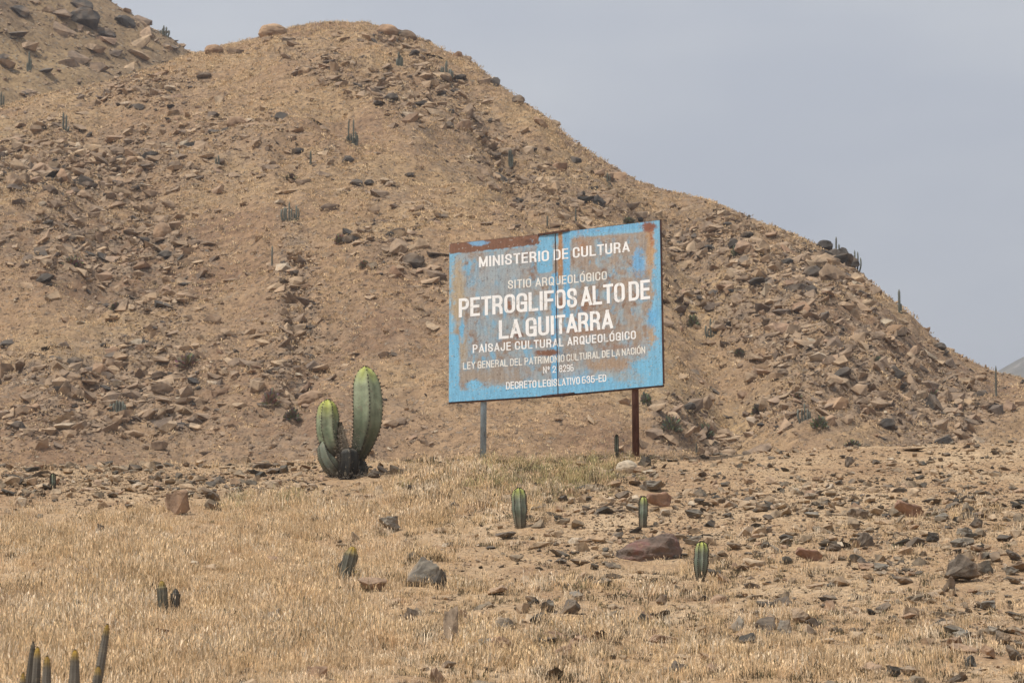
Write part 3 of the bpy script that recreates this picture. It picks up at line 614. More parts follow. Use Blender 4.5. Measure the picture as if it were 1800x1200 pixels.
LAND = [(475, 54, 'rounded boulder left of the summit'), (700, 58, 'two boulders on the crest'), (786, 120, 'thick cactus clump near the summit'), (620, 230, 'cactus with two tall thin columns'), (897, 278, 'three column cactus above the sign'),
 (112, 212, 'twin column cactus on the left shoulder'), (51, 106, 'single cactus under the far hill'), (382, 284, 'short cactus on the dome'), (510, 368, 'spreading cactus above the gully'), (478, 448, 'thin bare cactus beside the gully'),
 (207, 710, 'grey cactus block'), (90, 312, 'slab field'), (284, 408, 'round orange boulder'), (117, 562, 'whitish oval stone'), (335, 635, 'leafless grey bush'), (514, 730, 'dark round bush'), (415, 216, 'pale block with black underside'), (270, 290, 'pale slab right of the slab field'),
 (512, 313, 'low olive bush'), (598, 420, 'grey brown bush right of the gully'), (690, 172, 'overhanging dark rock'), (846, 314, 'white rock above the sign'), (638, 322, 'pair of low dark rocks'), (745, 450, 'upper left sign corner'), (745, 690, 'lower left sign corner'), (980, 740, 'gap under the sign'),
 (1480, 455, 'black skyline outcrop'), (1581, 530, 'single column cactus on the skyline'), (1252, 570, 'open cactus cluster'), (1218, 570, 'olive bush beside the cactus cluster'), (1285, 508, 'orange block'), (1310, 437, 'leaning slab'), (1414, 720, 'low cactus cluster'), (1440, 745, 'dark olive bush at the hill foot'), (1563, 748, 'dark pyramid rock'), (1704, 744, 'long dark slab at far right'),
 (1751, 668, 'very tall thin cactus'), (1584, 664, 'round orange stone'), (1543, 635, 'small green bush'), (1378, 656, 'dark rock half way down'), (1180, 745, 'greenish bush by the right post'), (1284, 395, 'thin ledge near the skyline'), (1655, 610, 'dark rock near the skyline end'), (1616, 684, 'whitish stone on the right slope'),
 (610, 740, 'tall cactus'), (310, 885, 'rounded brown boulder'), (370, 872, 'jagged black rock'), (13, 866, 'flat rock at the left edge'), (93, 850, 'tiny cactus on the gravel'), (686, 922, 'low grey brown rock'), (738, 1010, 'grey peaked boulder'), (792, 1108, 'upright brown block'), (912, 895, 'cactus below the sign middle'),
 (1131, 900, 'thinnest small cactus'), (1234, 990, 'lowest small cactus'), (1140, 963, 'biggest purple brown boulder'), (1118, 800, 'foot of the right post'), (848, 806, 'foot of the left post'), (1160, 856, 'wide grey slab'), (1295, 1098, 'grey upright stone'), (1384, 1109, 'broad grey stone'), (1693, 1005, 'large dark wedge rock'), (1588, 1020, 'long dark rock'),
 (1782, 1000, 'stack at the right edge'), (1600, 897, 'tilted pink slab'), (1478, 886, 'pale grey flat slab'), (1340, 893, 'dark blunt rock'), (1493, 813, 'dark cube like rock'), (1606, 790, 'thin slab along the crest'), (1424, 978, 'pinkish slab'), (1782, 1150, 'grey stone at the lower right edge'), (290, 1060, 'two stubby cactus stems'), (606, 1000, 'thin leaning cactus stems'), (1393, 862, 'pale pointed stone'), (1456, 1126, 'pale propped stone'), (1718, 920, 'ragged stone in orange straw')]
SEEN_L = {}
def where(px, py, tone, shape):
    d = [(math.hypot(px - x, (py - y) * 1.2), n_, x, y) for (x, y, n_) in LAND]; d.sort(); dd, n_, x, y = d[0]
    ang = math.degrees(math.atan2(y - py, px - x)) % 360
    w_ = ['right of', 'above and right of', 'above', 'above and left of', 'left of', 'below and left of', 'below', 'below and right of'][int(((ang + 22.5) % 360) // 45)]
    q_ = 'close' if dd < 30 else ('a little way' if dd < 62 else 'some way')
    l_ = '%s %s rock %s %s the %s' % (shape, tone, q_, w_, n_)
    if len(l_.split()) > 16: l_ = l_.replace(' a little way', '').replace(' some way', ' far')
    return l_ if len(l_.split()) <= 16 else l_.replace('small ', '')
def label_all(lst):
    cnt = {}
    for o_, l_ in lst: cnt.setdefault(l_, []).append(o_)
    for l_, os_ in cnt.items():
        for k_, o_ in enumerate(os_):
            tag(o_, l_, 'rock', ('alike rocks, ' + l_) if len(os_) > 1 else 'loose rocks big enough to pick out')
# --- scattered rocks: the largest become rocks of their own, the rest one object
def make_points(n, fn, y0, y1, a0, a1, k, seed):
    g = np.random.default_rng(seed); a = g.uniform(a0, a1, n); Y = np.sqrt(g.uniform(y0 ** 2, y1 ** 2, n)); X = (a - 900) / F * Y * k
    Z = fn(X, Y); px, py = project(X, Y, Z); return g, X, Y, Z, px, py
def slope_normal(fn, X, Y, e=.5):
    zx = (fn(X + e, Y) - fn(X - e, Y)) / (2 * e); zy = (fn(X, Y + e) - fn(X, Y - e)) / (2 * e); return zx, zy
def instancer(name, protos, X, Y, Z, rot, scl, idx, label):
    me = bpy.data.meshes.new(name); v = np.stack([X, Y, Z], -1); me.vertices.add(len(v)); me.vertices.foreach_set('co', v.ravel())
    for nm, typ, arr in (('rot', 'FLOAT_VECTOR', rot), ('scl', 'FLOAT_VECTOR', scl)):
        me.attributes.new(nm, typ, 'POINT').data.foreach_set('vector', np.ascontiguousarray(arr, dtype=np.float32).ravel())
    me.attributes.new('idx', 'INT', 'POINT').data.foreach_set('value', np.ascontiguousarray(idx, dtype=np.int32))
    c = bpy.data.collections.new(name + '_kinds')
    for i, pm in enumerate(protos):
        po = bpy.data.objects.new('%s_kind.%03d' % (name, i), pm); c.objects.link(po)
    o = bpy.data.objects.new(name, me); col.objects.link(o)
    t = bpy.data.node_groups.new(name, 'GeometryNodeTree')
    t.interface.new_socket('Geometry', in_out='INPUT', socket_type='NodeSocketGeometry'); t.interface.new_socket('Geometry', in_out='OUTPUT', socket_type='NodeSocketGeometry')
    gi = t.nodes.new('NodeGroupInput'); go = t.nodes.new('NodeGroupOutput'); ip = t.nodes.new('GeometryNodeInstanceOnPoints')
    ci = t.nodes.new('GeometryNodeCollectionInfo'); ci.inputs['Collection'].default_value = c; ci.inputs['Separate Children'].default_value = True; ci.inputs['Reset Children'].default_value = True
    def na(nm, typ):
        x = t.nodes.new('GeometryNodeInputNamedAttribute'); x.data_type = typ; x.inputs['Name'].default_value = nm; return x.outputs[0]
    t.links.new(gi.outputs[0], ip.inputs['Points']); t.links.new(ci.outputs[0], ip.inputs['Instance']); ip.inputs['Pick Instance'].default_value = True
    t.links.new(na('idx', 'INT'), ip.inputs['Instance Index']); t.links.new(na('scl', 'FLOAT_VECTOR'), ip.inputs['Scale'])
    e2r = t.nodes.new('FunctionNodeEulerToRotation'); t.links.new(na('rot', 'FLOAT_VECTOR'), e2r.inputs[0]); t.links.new(e2r.outputs[0], ip.inputs['Rotation'])
    t.links.new(ip.outputs[0], go.inputs[0])
    md = o.modifiers.new('scatter', 'NODES'); md.node_group = t
    tag(o, label, None, None, 'stuff'); return o

hproto = [rock_mesh('hill_stone', 500 + i, M['hrock'], (.34, .5, .7, .4, .6)[i % 5], 11) for i in range(10)] + [rock_mesh('hill_stone', 540 + i, M['hrock_dark'], (.4, .6)[i % 2], 12) for i in range(1)]
def hill_region(px, py):
    side = 'left' if px < 600 else ('middle' if px < 1165 else 'right')
    return side
# hill
gq, X, Y, Z, px, py = make_points(420000, hill_z, 136, 222, -350, 2150, 1.014, 5)
dens = np.clip(blobs(px, py, HB, .07), 0, 1.6) * 1.75 * (.15 + 1.9 * np.clip(fbm(X / 5, Y / 7, 3, 88) + .5, 0, 1) ** 2)
keep = gq.uniform(0, 1, len(X)) < dens * .68
X, Y, Z, px, py, dens = [q[keep] for q in (X, Y, Z, px, py, dens)]
size = .06 * (1 - gq.uniform(0, 1, len(X))) ** (-1 / 1.8) * (.7 + .55 * np.clip(dens, 0, 1.3)); size = np.minimum(size, 1.0); size = np.where(py < np.interp(px, HX, HY) + 12, np.minimum(size, .38), size)
zx, zy = slope_normal(hill_z, X, Y)
k_al = gq.uniform(.2, .9, len(X))
rot = np.stack([np.arctan(zy) * k_al + gq.normal(0, .22, len(X)), -np.arctan(zx) * k_al + .16 + gq.normal(0, .22, len(X)), gq.uniform(-.9, .9, len(X)) + np.where(gq.uniform(0, 1, len(X)) < .5, 0, math.pi)], -1)
scl = np.stack([size * gq.uniform(.9, 1.5, len(X)), size * gq.uniform(.7, 1.0, len(X)), size * gq.uniform(.6, 1.25, len(X))], -1)
idx = gq.integers(0, 11, len(X))
inframe = (px > -10) & (px < 1810) & (py > -10) & (py < 812) & ~((px > 785) & (px < 1168) & (py > 400) & (py < 700))
order = np.argsort(-(scl[:, 0] * scl[:, 2] ** .5) * inframe)
N_IND = 118; ind = order[:N_IND]; rest = np.setdiff1d(np.arange(len(X)), ind)
HL = {'left': ('tan and grey rock lying loose on the left slope of the big hill', 'loose rocks on the left hillside'),
      'middle': ('tan and grey rock lying loose on the middle of the big hill', 'loose rocks on the middle of the hill'),
      'right': ('tan and grey rock lying loose on the right flank of the big hill', 'loose rocks on the right hillside')}
todo = []
for i in ind:
    mk = ('hrock', 'hrock_dark', 'hrock_tan')[int(idx[i]) % 3]; me = hill_rocks[mk][int(idx[i] * 7 + i) % 6]; fl = scl[i, 2] < scl[i, 0] * .7
    o = link_mesh('rock', me, None, (X[i], Y[i], Z[i] + scl[i, 2] * .08)); o.rotation_euler = rot[i]; o.scale = scl[i]; todo.append((o, where(px[i], py[i], {'hrock': 'brownish', 'hrock_dark': 'dark', 'hrock_tan': 'tan'}[mk], 'flat' if fl else 'blocky'))); N_ROCK[0] += 1
label_all(todo); todo = []
instancer('hillside_rubble', hproto, X[rest], Y[rest], Z[rest] + scl[rest, 2] * .06, rot[rest], scl[rest], idx[rest], 'countless small stones and rubble strewn over the big hill')
print('hill stones', len(X))
# far hill
gq, X, Y, Z, px, py = make_points(26000, far_z, 236, 318, -500, 420, 1.02, 6)
keep = (gq.uniform(0, 1, len(X)) < .25 + 1.2 * np.clip(fbm(X / 8, Y / 8, 3, 91), 0, 1)); X, Y, Z = X[keep], Y[keep], Z[keep]
size = np.minimum(.16 * (1 - gq.uniform(0, 1, len(X))) ** (-1 / 1.7), 2.2)
rot = np.stack([gq.normal(.25, .25, len(X)), gq.normal(0, .25, len(X)), gq.uniform(-.8, .8, len(X))], -1)
instancer('far_hill_rubble', hproto, X, Y, Z, rot, np.stack([size * 1.3, size, size], -1), gq.integers(0, 11, len(X)), 'stones and small outcrops strewn over the far hill')

# near stones
NB = [(1450, 840, 420, 60, -5, .8), (1650, 870, 260, 90, 0, .9), (1250, 860, 160, 50, 0, .8), (180, 852, 380, 28, 0, 1.7), (560, 832, 140, 14, 0, .9), (1050, 960, 140, 50, 0, .7), (1400, 960, 260, 60, 0, .7), (1700, 1050, 200, 120, 0, .6),
      (900, 1100, 250, 80, 0, .35), (1000, 880, 200, 30, 0, .4), (1300, 1110, 250, 80, 0, .3)]
pproto = [rock_mesh('pebble', 700 + i, M['pebble'], (.35, .5, .7, .3)[i % 4], 12) for i in range(9)] + [rock_mesh('pebble', 730 + i, M['rock'], (.35, .55)[i % 2], 13) for i in range(2)]
gq, X, Y, Z, px, py = make_points(420000, near_z, 24, 57, -350, 2150, 1.01, 8)
dens = blobs(px, py, NB, .10) * (.4 + 1.2 * np.clip(fbm(X / .9, Y / 1.3, 3, 93) + .5, 0, 1))
keep = (gq.uniform(0, 1, len(X)) < dens * .62) & clear_of(X, Y, .8)
X, Y, Z, px, py, dens = [q[keep] for q in (X, Y, Z, px, py, dens)]
size = np.minimum(.013 * (1 - gq.uniform(0, 1, len(X))) ** (-1 / 1.75) * (.8 + .2 * np.clip(dens, 0, 1)), .24) * (1 - .42 * (1 - sstep(815, 900, py)) * (px > 1150))
rot = np.stack([gq.normal(.08, .28, len(X)), gq.normal(0, .28, len(X)), gq.uniform(-3.14, 3.14, len(X))], -1)
scl = np.stack([size * gq.uniform(.9, 1.6, len(X)), size * gq.uniform(.8, 1.1, len(X)), size * gq.uniform(.7, 1.3, len(X))], -1)
idx = gq.integers(0, 11, len(X))
inframe = (px > -5) & (px < 1805) & (py > 770) & (py < 1200)
order = np.argsort(-(scl[:, 0] * scl[:, 2] ** .5 / Y) * inframe); N_IND = 82; ind = order[:N_IND]; rest = np.setdiff1d(np.arange(len(X)), ind)
for i in ind:
    dark = idx[i] > 6; mk = 'rock' if dark else ('rock_tan', 'rock_grey')[idx[i] % 2]
    word = 'dark' if dark else ('tan', 'grey')[idx[i] % 2]
    if py[i] < 880: zone = 'on the gravel band left of the tall cactus' if px[i] < 550 else ('along the crest near the sign posts' if px[i] < 1180 else 'on the stony ground at the right end of the crest')
    else: zone = 'in the straw on the left half of the slope' if px[i] < 850 else ('in the thin straw on the right half of the slope')
    o = link_mesh('rock', near_rocks[mk][int(idx[i]) % 5], None, (X[i], Y[i], Z[i] + scl[i, 2] * .12)); o.rotation_euler = rot[i]; o.scale = scl[i]
    todo.append((o, where(px[i], py[i], word, 'small flat' if scl[i, 2] < scl[i, 0] * .75 else 'small blocky'))); N_ROCK[0] += 1
label_all(todo)
instancer('loose_gravel', pproto, X[rest], Y[rest], Z[rest] + scl[rest, 2] * .1, rot[rest], scl[rest], idx[rest], 'gravel and chips of stone scattered over the near slope')
print('near stones', len(X), 'rocks', N_ROCK[0])

# ------------------------------------------------------------------ dry grass
def tuft(name, seed, mat, n, hgt, spread, lean, wid):
    r = random.Random(seed); vs, fs, cs = [], [], []
    for i in range(n):
        a = r.uniform(0, 2 * math.pi); q = spread * math.sqrt(r.random()); x, y = q * math.cos(a), q * math.sin(a)
        h_ = hgt * (r.uniform(.25, .95) if r.random() < .9 else r.uniform(1.1, 1.5)); tone = r.choice((.5, .75, .95, 1.05, 1.3, 1.45)); a2 = r.uniform(0, 2 * math.pi); ln = lean * r.random() ** 1.3 * h_
        dx, dy = ln * math.cos(a2), ln * math.sin(a2); wd = wid * r.uniform(.6, 1.2); t = r.uniform(0, math.pi); wx, wy = wd * math.cos(t), wd * math.sin(t)
        b = len(vs)
        vs += [(x - wx, y - wy, -.02), (x + wx, y + wy, -.02), (x + dx * .35 + wx * .8, y + dy * .35 + wy * .8, h_ * .55), (x + dx * .35 - wx * .8, y + dy * .35 - wy * .8, h_ * .55), (x + dx, y + dy, h_ * (1 - lean * .25))]
        fs += [(b, b + 1, b + 2, b + 3), (b + 3, b + 2, b + 4)]; cs += [tone] * 5
        if r.random() < .3:                                  # seed head
            b = len(vs); tx, ty, tz = x + dx, y + dy, h_ * (1 - lean * .25); q = wd * 1.9
            vs += [(tx - q * .5, ty, tz - .018), (tx + q, ty, tz - .004), (tx, ty, tz + .018), (tx - q, ty, tz + .002)]; fs += [(b, b + 1, b + 2, b + 3)]; cs += [tone * 1.15] * 4
    me = bpy.data.meshes.new(name); me.from_pydata(vs, [], fs); cc = np.ones((len(vs), 4)); cc[:, :3] = np.array(cs)[:, None]; me.color_attributes.new('tint', 'FLOAT_COLOR', 'POINT').data.foreach_set('color', cc.ravel()); me.materials.append(mat); return me
gp = [tuft('tuft', 900 + i, M['grass'], 30, .15 + .02 * (i % 3), .12, .75, .0028) for i in range(5)]
gs = [tuft('tuft', 920 + i, M['grass'], 18, .085, .10, 1.0, .0028) for i in range(3)]
gg = [tuft('tuft', 940 + i, M['grass_grey'], 26, .14, .10, .7, .0028) for i in range(3)]
gt = [tuft('tuft', 960 + i, M['twig'], 18, .08, .08, 1.1, .0036) for i in range(3)]
GB = [(150, 1080, 420, 130, 0, 1.25), (500, 1000, 300, 100, 0, .7), (700, 1140, 300, 80, 0, .5), (600, 900, 220, 40, 0, .8), (150, 940, 200, 40, 0, .5), (850, 880, 180, 40, 0, .5), (1300, 1160, 350, 60, 0, .35), (1100, 1060, 200, 60, 0, .25), (980, 845, 160, 34, 0, 1.2), (1700, 900, 90, 40, 0, .5), (1450, 1150, 420, 60, 0, .25), (1500, 1010, 300, 50, 0, .12), (1150, 1150, 300, 60, 0, .15), (1330, 930, 120, 40, 0, .15)]
GN_ = [(440, 1090, 60, 22, 0, -.7), (700, 1085, 60, 16, 0, -.5), (230, 1150, 40, 16, 0, -.4), (640, 950, 120, 14, 0, -.5), (350, 985, 90, 12, 0, -.5), (90, 1010, 50, 10, 0, -.5), (860, 1000, 90, 20, 0, -.5), (1500, 840, 420, 55, -5, -1.2), (200, 848, 330, 32, 0, -1.3), (1300, 880, 170, 40, 0, -.6), (1150, 930, 160, 40, 0, -.35)]
gq, X, Y, Z, px, py = make_points(140000, near_z, 23.5, 55.5, -420, 2220, 1.01, 12)
dens = np.clip(blobs(px, py, GB, .24) + blobs(px, py, GN_, 0), .03, 1.15) * (.12 + 1.9 * np.clip(fbm(X / .55, Y / .9, 4, 97, .6) + .5, 0, 1) ** 1.7)
keep = (gq.uniform(0, 1, len(X)) < dens * .62) & (clear_of(X, Y) | (gq.uniform(0, 1, len(X)) < .15))
X, Y, Z, px, py, dens = [q[keep] for q in (X, Y, Z, px, py, dens)]; n = len(X)
grey = np.exp(-(((px - 990) / 170) ** 2 + ((py - 838) / 36) ** 2)) + .5 * np.exp(-(((px - 480) / 90) ** 2 + ((py - 878) / 20) ** 2))
u = gq.uniform(0, 1, n); kind = gq.integers(0, 5, n)
kind = np.where((dens < .4) & (u < .6), 5 + kind % 3, kind); kind = np.where(gq.uniform(0, 1, n) < grey * .8, 8 + kind % 3, kind); kind = np.where(gq.uniform(0, 1, n) < .20 + .24 * (px > 700), 11 + kind % 3, kind)
sc = gq.uniform(.5, 1.3, n) * (.6 + .5 * np.clip(dens, 0, 1)) * (.45 + 1.35 * np.clip(fbm(X / 1.1, Y / 1.8, 3, 99) + .42, 0, 1))
rot = np.stack([gq.normal(0, .12, n), gq.normal(.05, .12, n), gq.uniform(0, 6.28, n)], -1)
instancer('dry_grass', gp + gs + gg + gt, X, Y, Z, rot, np.stack([sc, sc, sc * gq.uniform(.8, 1.2, n)], -1), kind, 'bleached dry straw grass covering the near slope')
print('tufts', n)

M['scrub'] = mat_grass('hill_straw', [(0, lin(186, 160, 124)), (.4, lin(204, 178, 140)), (.8, lin(216, 192, 154)), (1, lin(140, 122, 98))], lin(196, 164, 126))
hg = [tuft('hill_tuft', 980 + i, M['scrub'], 14, .13, .25, 1.2, .018) for i in range(4)]
gq, X, Y, Z, px, py = make_points(230000, hill_z, 136, 222, -250, 2050, 1.014, 15)
keep = gq.uniform(0, 1, len(X)) < .62 * (.1 + 1.1 * np.clip(fbm(X / 4, Y / 5, 4, 131) + .35, 0, 1) ** 1.5) * (.45 + .55 * (1 - sstep(300, 800, py)))
X, Y, Z = X[keep], Y[keep], Z[keep]; n = len(X); sc = gq.uniform(.5, 1.3, n)
instancer('hill_dry_grass', hg, X, Y, Z, np.stack([gq.normal(.2, .2, n), gq.normal(0, .2, n), gq.uniform(0, 6.28, n)], -1), np.stack([sc, sc, sc], -1), gq.integers(0, 4, n), 'thin dry grass and withered weeds on the sandy slopes of the hill')
print('hill tufts', n)

# ------------------------------------------------------------------ cacti
def stem_geo(path, rad, ribs=7, depth=.28, segs=26, phase=0., tip=.0, cols=None, per=6, skip=1):
    """a ribbed column along path; returns verts, faces, tints, areole list"""
    pts = [Vector(p) for p in path]; L_ = [0]
    for a, b in zip(pts, pts[1:]): L_.append(L_[-1] + (b - a).length)
    T = L_[-1]; xs = np.array(L_) / T; arr = np.array([list(p) for p in pts])
    def at(t):
        return Vector([float(smooth_interp(np.array([t]), xs, arr[:, k])[0]) for k in range(3)])
    V, Fc, C, AR = [], [], [], []
    nr = ribs * per
    ts = [1 - (1 - i / segs) ** 1.0 for i in range(segs + 1)]
    ts = sorted(set([t * .9 for t in ts] + [.93, .955, .975, .988, .996, 1.0]))
    for j, t in enumerate(ts):
        c = at(t); d = (at(min(1, t + .02)) - at(max(0, t - .02))).normalized()
        sx = d.cross(Vector((0, 1, 0))); sx = Vector((1, 0, 0)) if sx.length < .1 else sx.normalized(); sy = sx.cross(d).normalized()
        r0 = float(np.interp(t, rad[0], rad[1]))
        for i in range(nr):
            an = phase + 2 * math.pi * i / nr; f = (i % per) / per; w_ = abs(2 * f - 1)       # 1 at crest, 0 in groove
            rr = r0 * (1 - depth * (1 - w_ ** 1.4))
            V.append(c + sx * (rr * math.cos(an)) - sy * (rr * math.sin(an)))
            C.append(cols(t, w_, an))
            if i % per == 0 and t > .08 and (j % skip == 0): AR.append((V[-1], (V[-1] - c).normalized(), t))
    m = len(ts)
    for j in range(m - 1):
        for i in range(nr):
            a = j * nr + i; b = j * nr + (i + 1) % nr; Fc.append((a, b, b + nr, a + nr))
    V.append(at(1.0)); C.append(cols(1, 0, 0)); k = len(V) - 1
    for i in range(nr): Fc.append(((m - 1) * nr + i, (m - 1) * nr + (i + 1) % nr, k))
    return V, Fc, C, AR
def lerp3(a, b, t): t = max(0, min(1, t)); return tuple(a[k] + (b[k] - a[k]) * t for k in range(3))
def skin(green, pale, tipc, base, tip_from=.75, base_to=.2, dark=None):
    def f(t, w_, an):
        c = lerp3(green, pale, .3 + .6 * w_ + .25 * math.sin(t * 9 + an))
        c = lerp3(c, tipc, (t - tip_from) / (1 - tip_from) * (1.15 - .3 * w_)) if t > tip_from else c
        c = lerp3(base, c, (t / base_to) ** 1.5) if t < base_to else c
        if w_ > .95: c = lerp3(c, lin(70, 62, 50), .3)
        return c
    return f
def spines_geo(AR, length, seed, every=1, n=5, wid=.003):
    r = random.Random(seed); V, Fc = [], []
    for (p, nrm, t) in AR:
        for q in range(n):
            d = (nrm + Vector((r.gauss(0, .6), r.gauss(0, .6), r.gauss(0.1, .6)))).normalized(); ln = length * r.uniform(.5, 1.2)
            s1 = d.orthogonal().normalized() * wid; s2 = d.cross(s1).normalized() * wid; b = len(V)
            V += [p + s1, p - s1 * .5 + s2 * .8, p - s1 * .5 - s2 * .8, p + d * ln]; Fc += [(b, b + 1, b + 3), (b + 1, b + 2, b + 3), (b + 2, b, b + 3)]
        b = len(V); q = wid * 2.5                       # woolly areole
        c = p + nrm * wid; V += [c + Vector((q, 0, 0)), c + Vector((0, -q, 0)), c + Vector((-q, 0, 0)), c + Vector((0, q, 0)), c + Vector((0, 0, q * 1.3)), c - Vector((0, 0, q * 1.3))]
        for (i, j) in ((0, 1), (1, 2), (2, 3), (3, 0)): Fc += [(b + i, b + j, b + 4), (b + j, b + i, b + 5)]
    return V, Fc
def resample(AR, ribs, step):
    return AR[::1]
def add_stem(parent, path, rad, sk, ribs=7, depth=.28, phase=0., spine=.03, seed=1, segs=26, nsp=5, wid=.003, name='stem', label=None):
    V, Fc, C, AR = stem_geo(path, rad, ribs, depth, segs, phase, 0, sk, 6, 2 if segs > 30 and wid > .002 else 1)
    o = mesh_obj(name, V, Fc, M['cactus'], parent, smooth=True, cols=C)
    if label: o['label'] = label
    if spine:
        sv, sf = spines_geo(AR, spine, seed, 1, nsp, wid); mesh_obj('spines', sv, sf, M['spine'], o)
    return o
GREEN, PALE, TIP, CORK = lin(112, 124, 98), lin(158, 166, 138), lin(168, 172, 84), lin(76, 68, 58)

# the tall cactus left of the sign
cY = 47.0; base_p = hit(606, 838, near_z, 40, 52); cY = base_p.y
cact = empty('tall_cactus', base_p); tag(cact, 'stout ribbed green cactus with one tall and one short arm, left of the sign', 'cactus')
def cp(px, py, dy=0): return P(px, py, cY + dy)
k_ = cY / F
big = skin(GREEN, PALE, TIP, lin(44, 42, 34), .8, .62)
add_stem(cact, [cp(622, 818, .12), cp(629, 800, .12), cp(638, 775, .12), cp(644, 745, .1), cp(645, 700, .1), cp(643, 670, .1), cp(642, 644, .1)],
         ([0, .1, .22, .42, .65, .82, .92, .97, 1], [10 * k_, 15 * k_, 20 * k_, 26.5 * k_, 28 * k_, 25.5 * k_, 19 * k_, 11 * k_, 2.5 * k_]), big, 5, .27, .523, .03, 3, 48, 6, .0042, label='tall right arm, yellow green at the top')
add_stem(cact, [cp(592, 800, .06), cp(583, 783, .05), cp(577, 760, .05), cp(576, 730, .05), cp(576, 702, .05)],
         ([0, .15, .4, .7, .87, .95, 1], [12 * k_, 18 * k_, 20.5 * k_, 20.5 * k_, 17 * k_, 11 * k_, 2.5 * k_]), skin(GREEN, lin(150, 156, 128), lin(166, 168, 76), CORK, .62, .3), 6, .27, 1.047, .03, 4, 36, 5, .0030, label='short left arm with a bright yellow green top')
add_stem(cact, [cp(598, 836, .02), cp(584, 822, 0), cp(574, 806, 0), cp(569, 790, 0), cp(567, 776, .02)],
         ([0, .3, .6, .85, 1], [12 * k_, 15 * k_, 14 * k_, 11 * k_, 3 * k_]), skin(lin(92, 100, 84), lin(120, 124, 108), lin(116, 120, 100), CORK, .8, .5), 6, .22, .9, .02, 5, 20, 3, .0028, label='low grey green stub on the left')
add_stem(cact, [cp(611, 850, -.12), cp(611, 832, -.14), cp(613, 808, -.14), cp(612, 788, -.12)],
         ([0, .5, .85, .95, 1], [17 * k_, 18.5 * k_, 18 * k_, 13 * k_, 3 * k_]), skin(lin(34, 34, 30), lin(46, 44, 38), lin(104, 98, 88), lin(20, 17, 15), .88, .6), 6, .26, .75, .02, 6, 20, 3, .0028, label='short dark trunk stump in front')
add_stem(cact, [cp(604, 812, .03), cp(604, 785, .02), cp(600, 762, 0), cp(598, 742, 0)],
         ([0, .4, .8, 1], [13 * k_, 10 * k_, 6 * k_, 1.5 * k_]), skin(lin(112, 104, 90), lin(136, 126, 108), lin(124, 116, 94), CORK, .8, .2), 5, .34, .2, .028, 7, 18, 6, .0028, label='withered grey spike between the arms')
add_stem(cact, [cp(624, 846, .05), cp(634, 826, .12), cp(628, 806, .12)],
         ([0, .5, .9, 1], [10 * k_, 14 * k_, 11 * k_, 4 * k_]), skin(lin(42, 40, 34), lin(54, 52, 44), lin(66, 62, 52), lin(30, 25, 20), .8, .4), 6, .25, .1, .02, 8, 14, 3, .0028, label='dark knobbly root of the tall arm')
# dry scar tissue and dead twigs between the arms
r = random.Random(5); V, Fc = [], []
for i in range(1700):
    low = i % 2; c = cp(r.gauss(606 if not low else 618, 11 if not low else 24), r.gauss(778, 18) if not low else r.gauss(838, 6), r.uniform(-.18, .0) if not low else r.uniform(-.3, .1)); d = Vector((r.gauss(0, 1), r.gauss(-.4, 1), r.gauss(.3, 1))).normalized(); ln = r.uniform(.02, .06); s1 = d.orthogonal().normalized() * .003; b = len(V)
    V += [c - s1, c + s1, c + d * ln]; Fc.append((b, b + 1, b + 2))
tw = NM('dead_cactus_twigs', .9); tw.b.inputs['Base Color'].default_value = (*lin(140, 128, 112), 1)
mesh_obj('dead_twigs', V, Fc, tw.m, cact)

def small_cactus(px, ytop, ybase, wpx, label, lean=0, ribs=8, foot=.55, tip=TIP, sk=None, group=None, tipfrom=.7):
    p = hit(px, ybase, near_z, 22, 54); Y = p.y; q = Y / F; o = empty('small_cactus', p); tag(o, label, 'cactus', group)
    hgt = ybase - ytop; r_ = wpx / 2 * q
    s_ = sk or skin(lin(92, 104, 88), lin(132, 138, 122), tip, lin(104, 92, 76), tipfrom, .45)
    add_stem(o, [P(px - lean, ybase + 4, Y), P(px - lean * .7, ybase - hgt * .3, Y), P(px - lean * .3, ybase - hgt * .65, Y), P(px, ytop, Y)],
             ([0, .12, .3, .5, .62, .8, .93, 1], [r_ * foot, r_ * (foot + .14), r_ * .82, r_ * 1.0, r_ * .93, r_ * .97, r_ * .74, r_ * .15]), s_, ribs, .26, px * .37, .018, int(px), 20, 4, .0028)
    return o
small_cactus(912, 857, 928, 28, 'small ribbed cactus with a flat yellow green top, standing below the middle of the sign', -3, ribs=7)
small_cactus(1131, 872, 926, 17, 'thinnest small ribbed cactus, in front of the flat reddish slab', 1, ribs=6, foot=.7)
small_cactus(1234, 951, 1022, 27, 'small ribbed cactus right of the biggest boulder, lowest on the slope', 3, ribs=8, foot=.4)
# thin stems, furred tips
FUR = skin(lin(84, 84, 72), lin(108, 104, 90), lin(160, 132, 50), lin(80, 74, 62), .72, .2)
def clump(px, py, Y, stems, label, name='cactus_clump', spine=.007):
    z = float(near_z(np.array([P(px, py, Y).x]), np.array([Y]))[0]); c = P(px, py, Y); root = empty(name, (c.x, Y, z)); tag(root, label, 'cactus'); q = Y / F
    for k, (tx, ty, bx, wpx, dy, sk) in enumerate(stems):
        top = P(tx, ty, Y + dy); bz = float(near_z(np.array([P(bx, 1200, Y + dy).x]), np.array([Y + dy]))[0]) - .03; bot = Vector((P(bx, 1200, Y + dy).x, Y + dy, bz)) ; r_ = wpx / 2 * q
        mid = bot.lerp(top, .5) + Vector((0, 0, 0)); h_ = (top - bot).length
        tl = max(.02, 1 - .05 / h_)
        add_stem(root, [bot, mid, bot.lerp(top, .8), top], ([0, .3, .8, 1 - .07 / h_, 1 - .02 / h_, 1], [r_ * .9, r_, r_, r_ * .8, r_ * .5, r_ * .12]), sk or FUR, 9, .10, k * .5, spine, k + int(px), 60, 3, .0010)
    return root
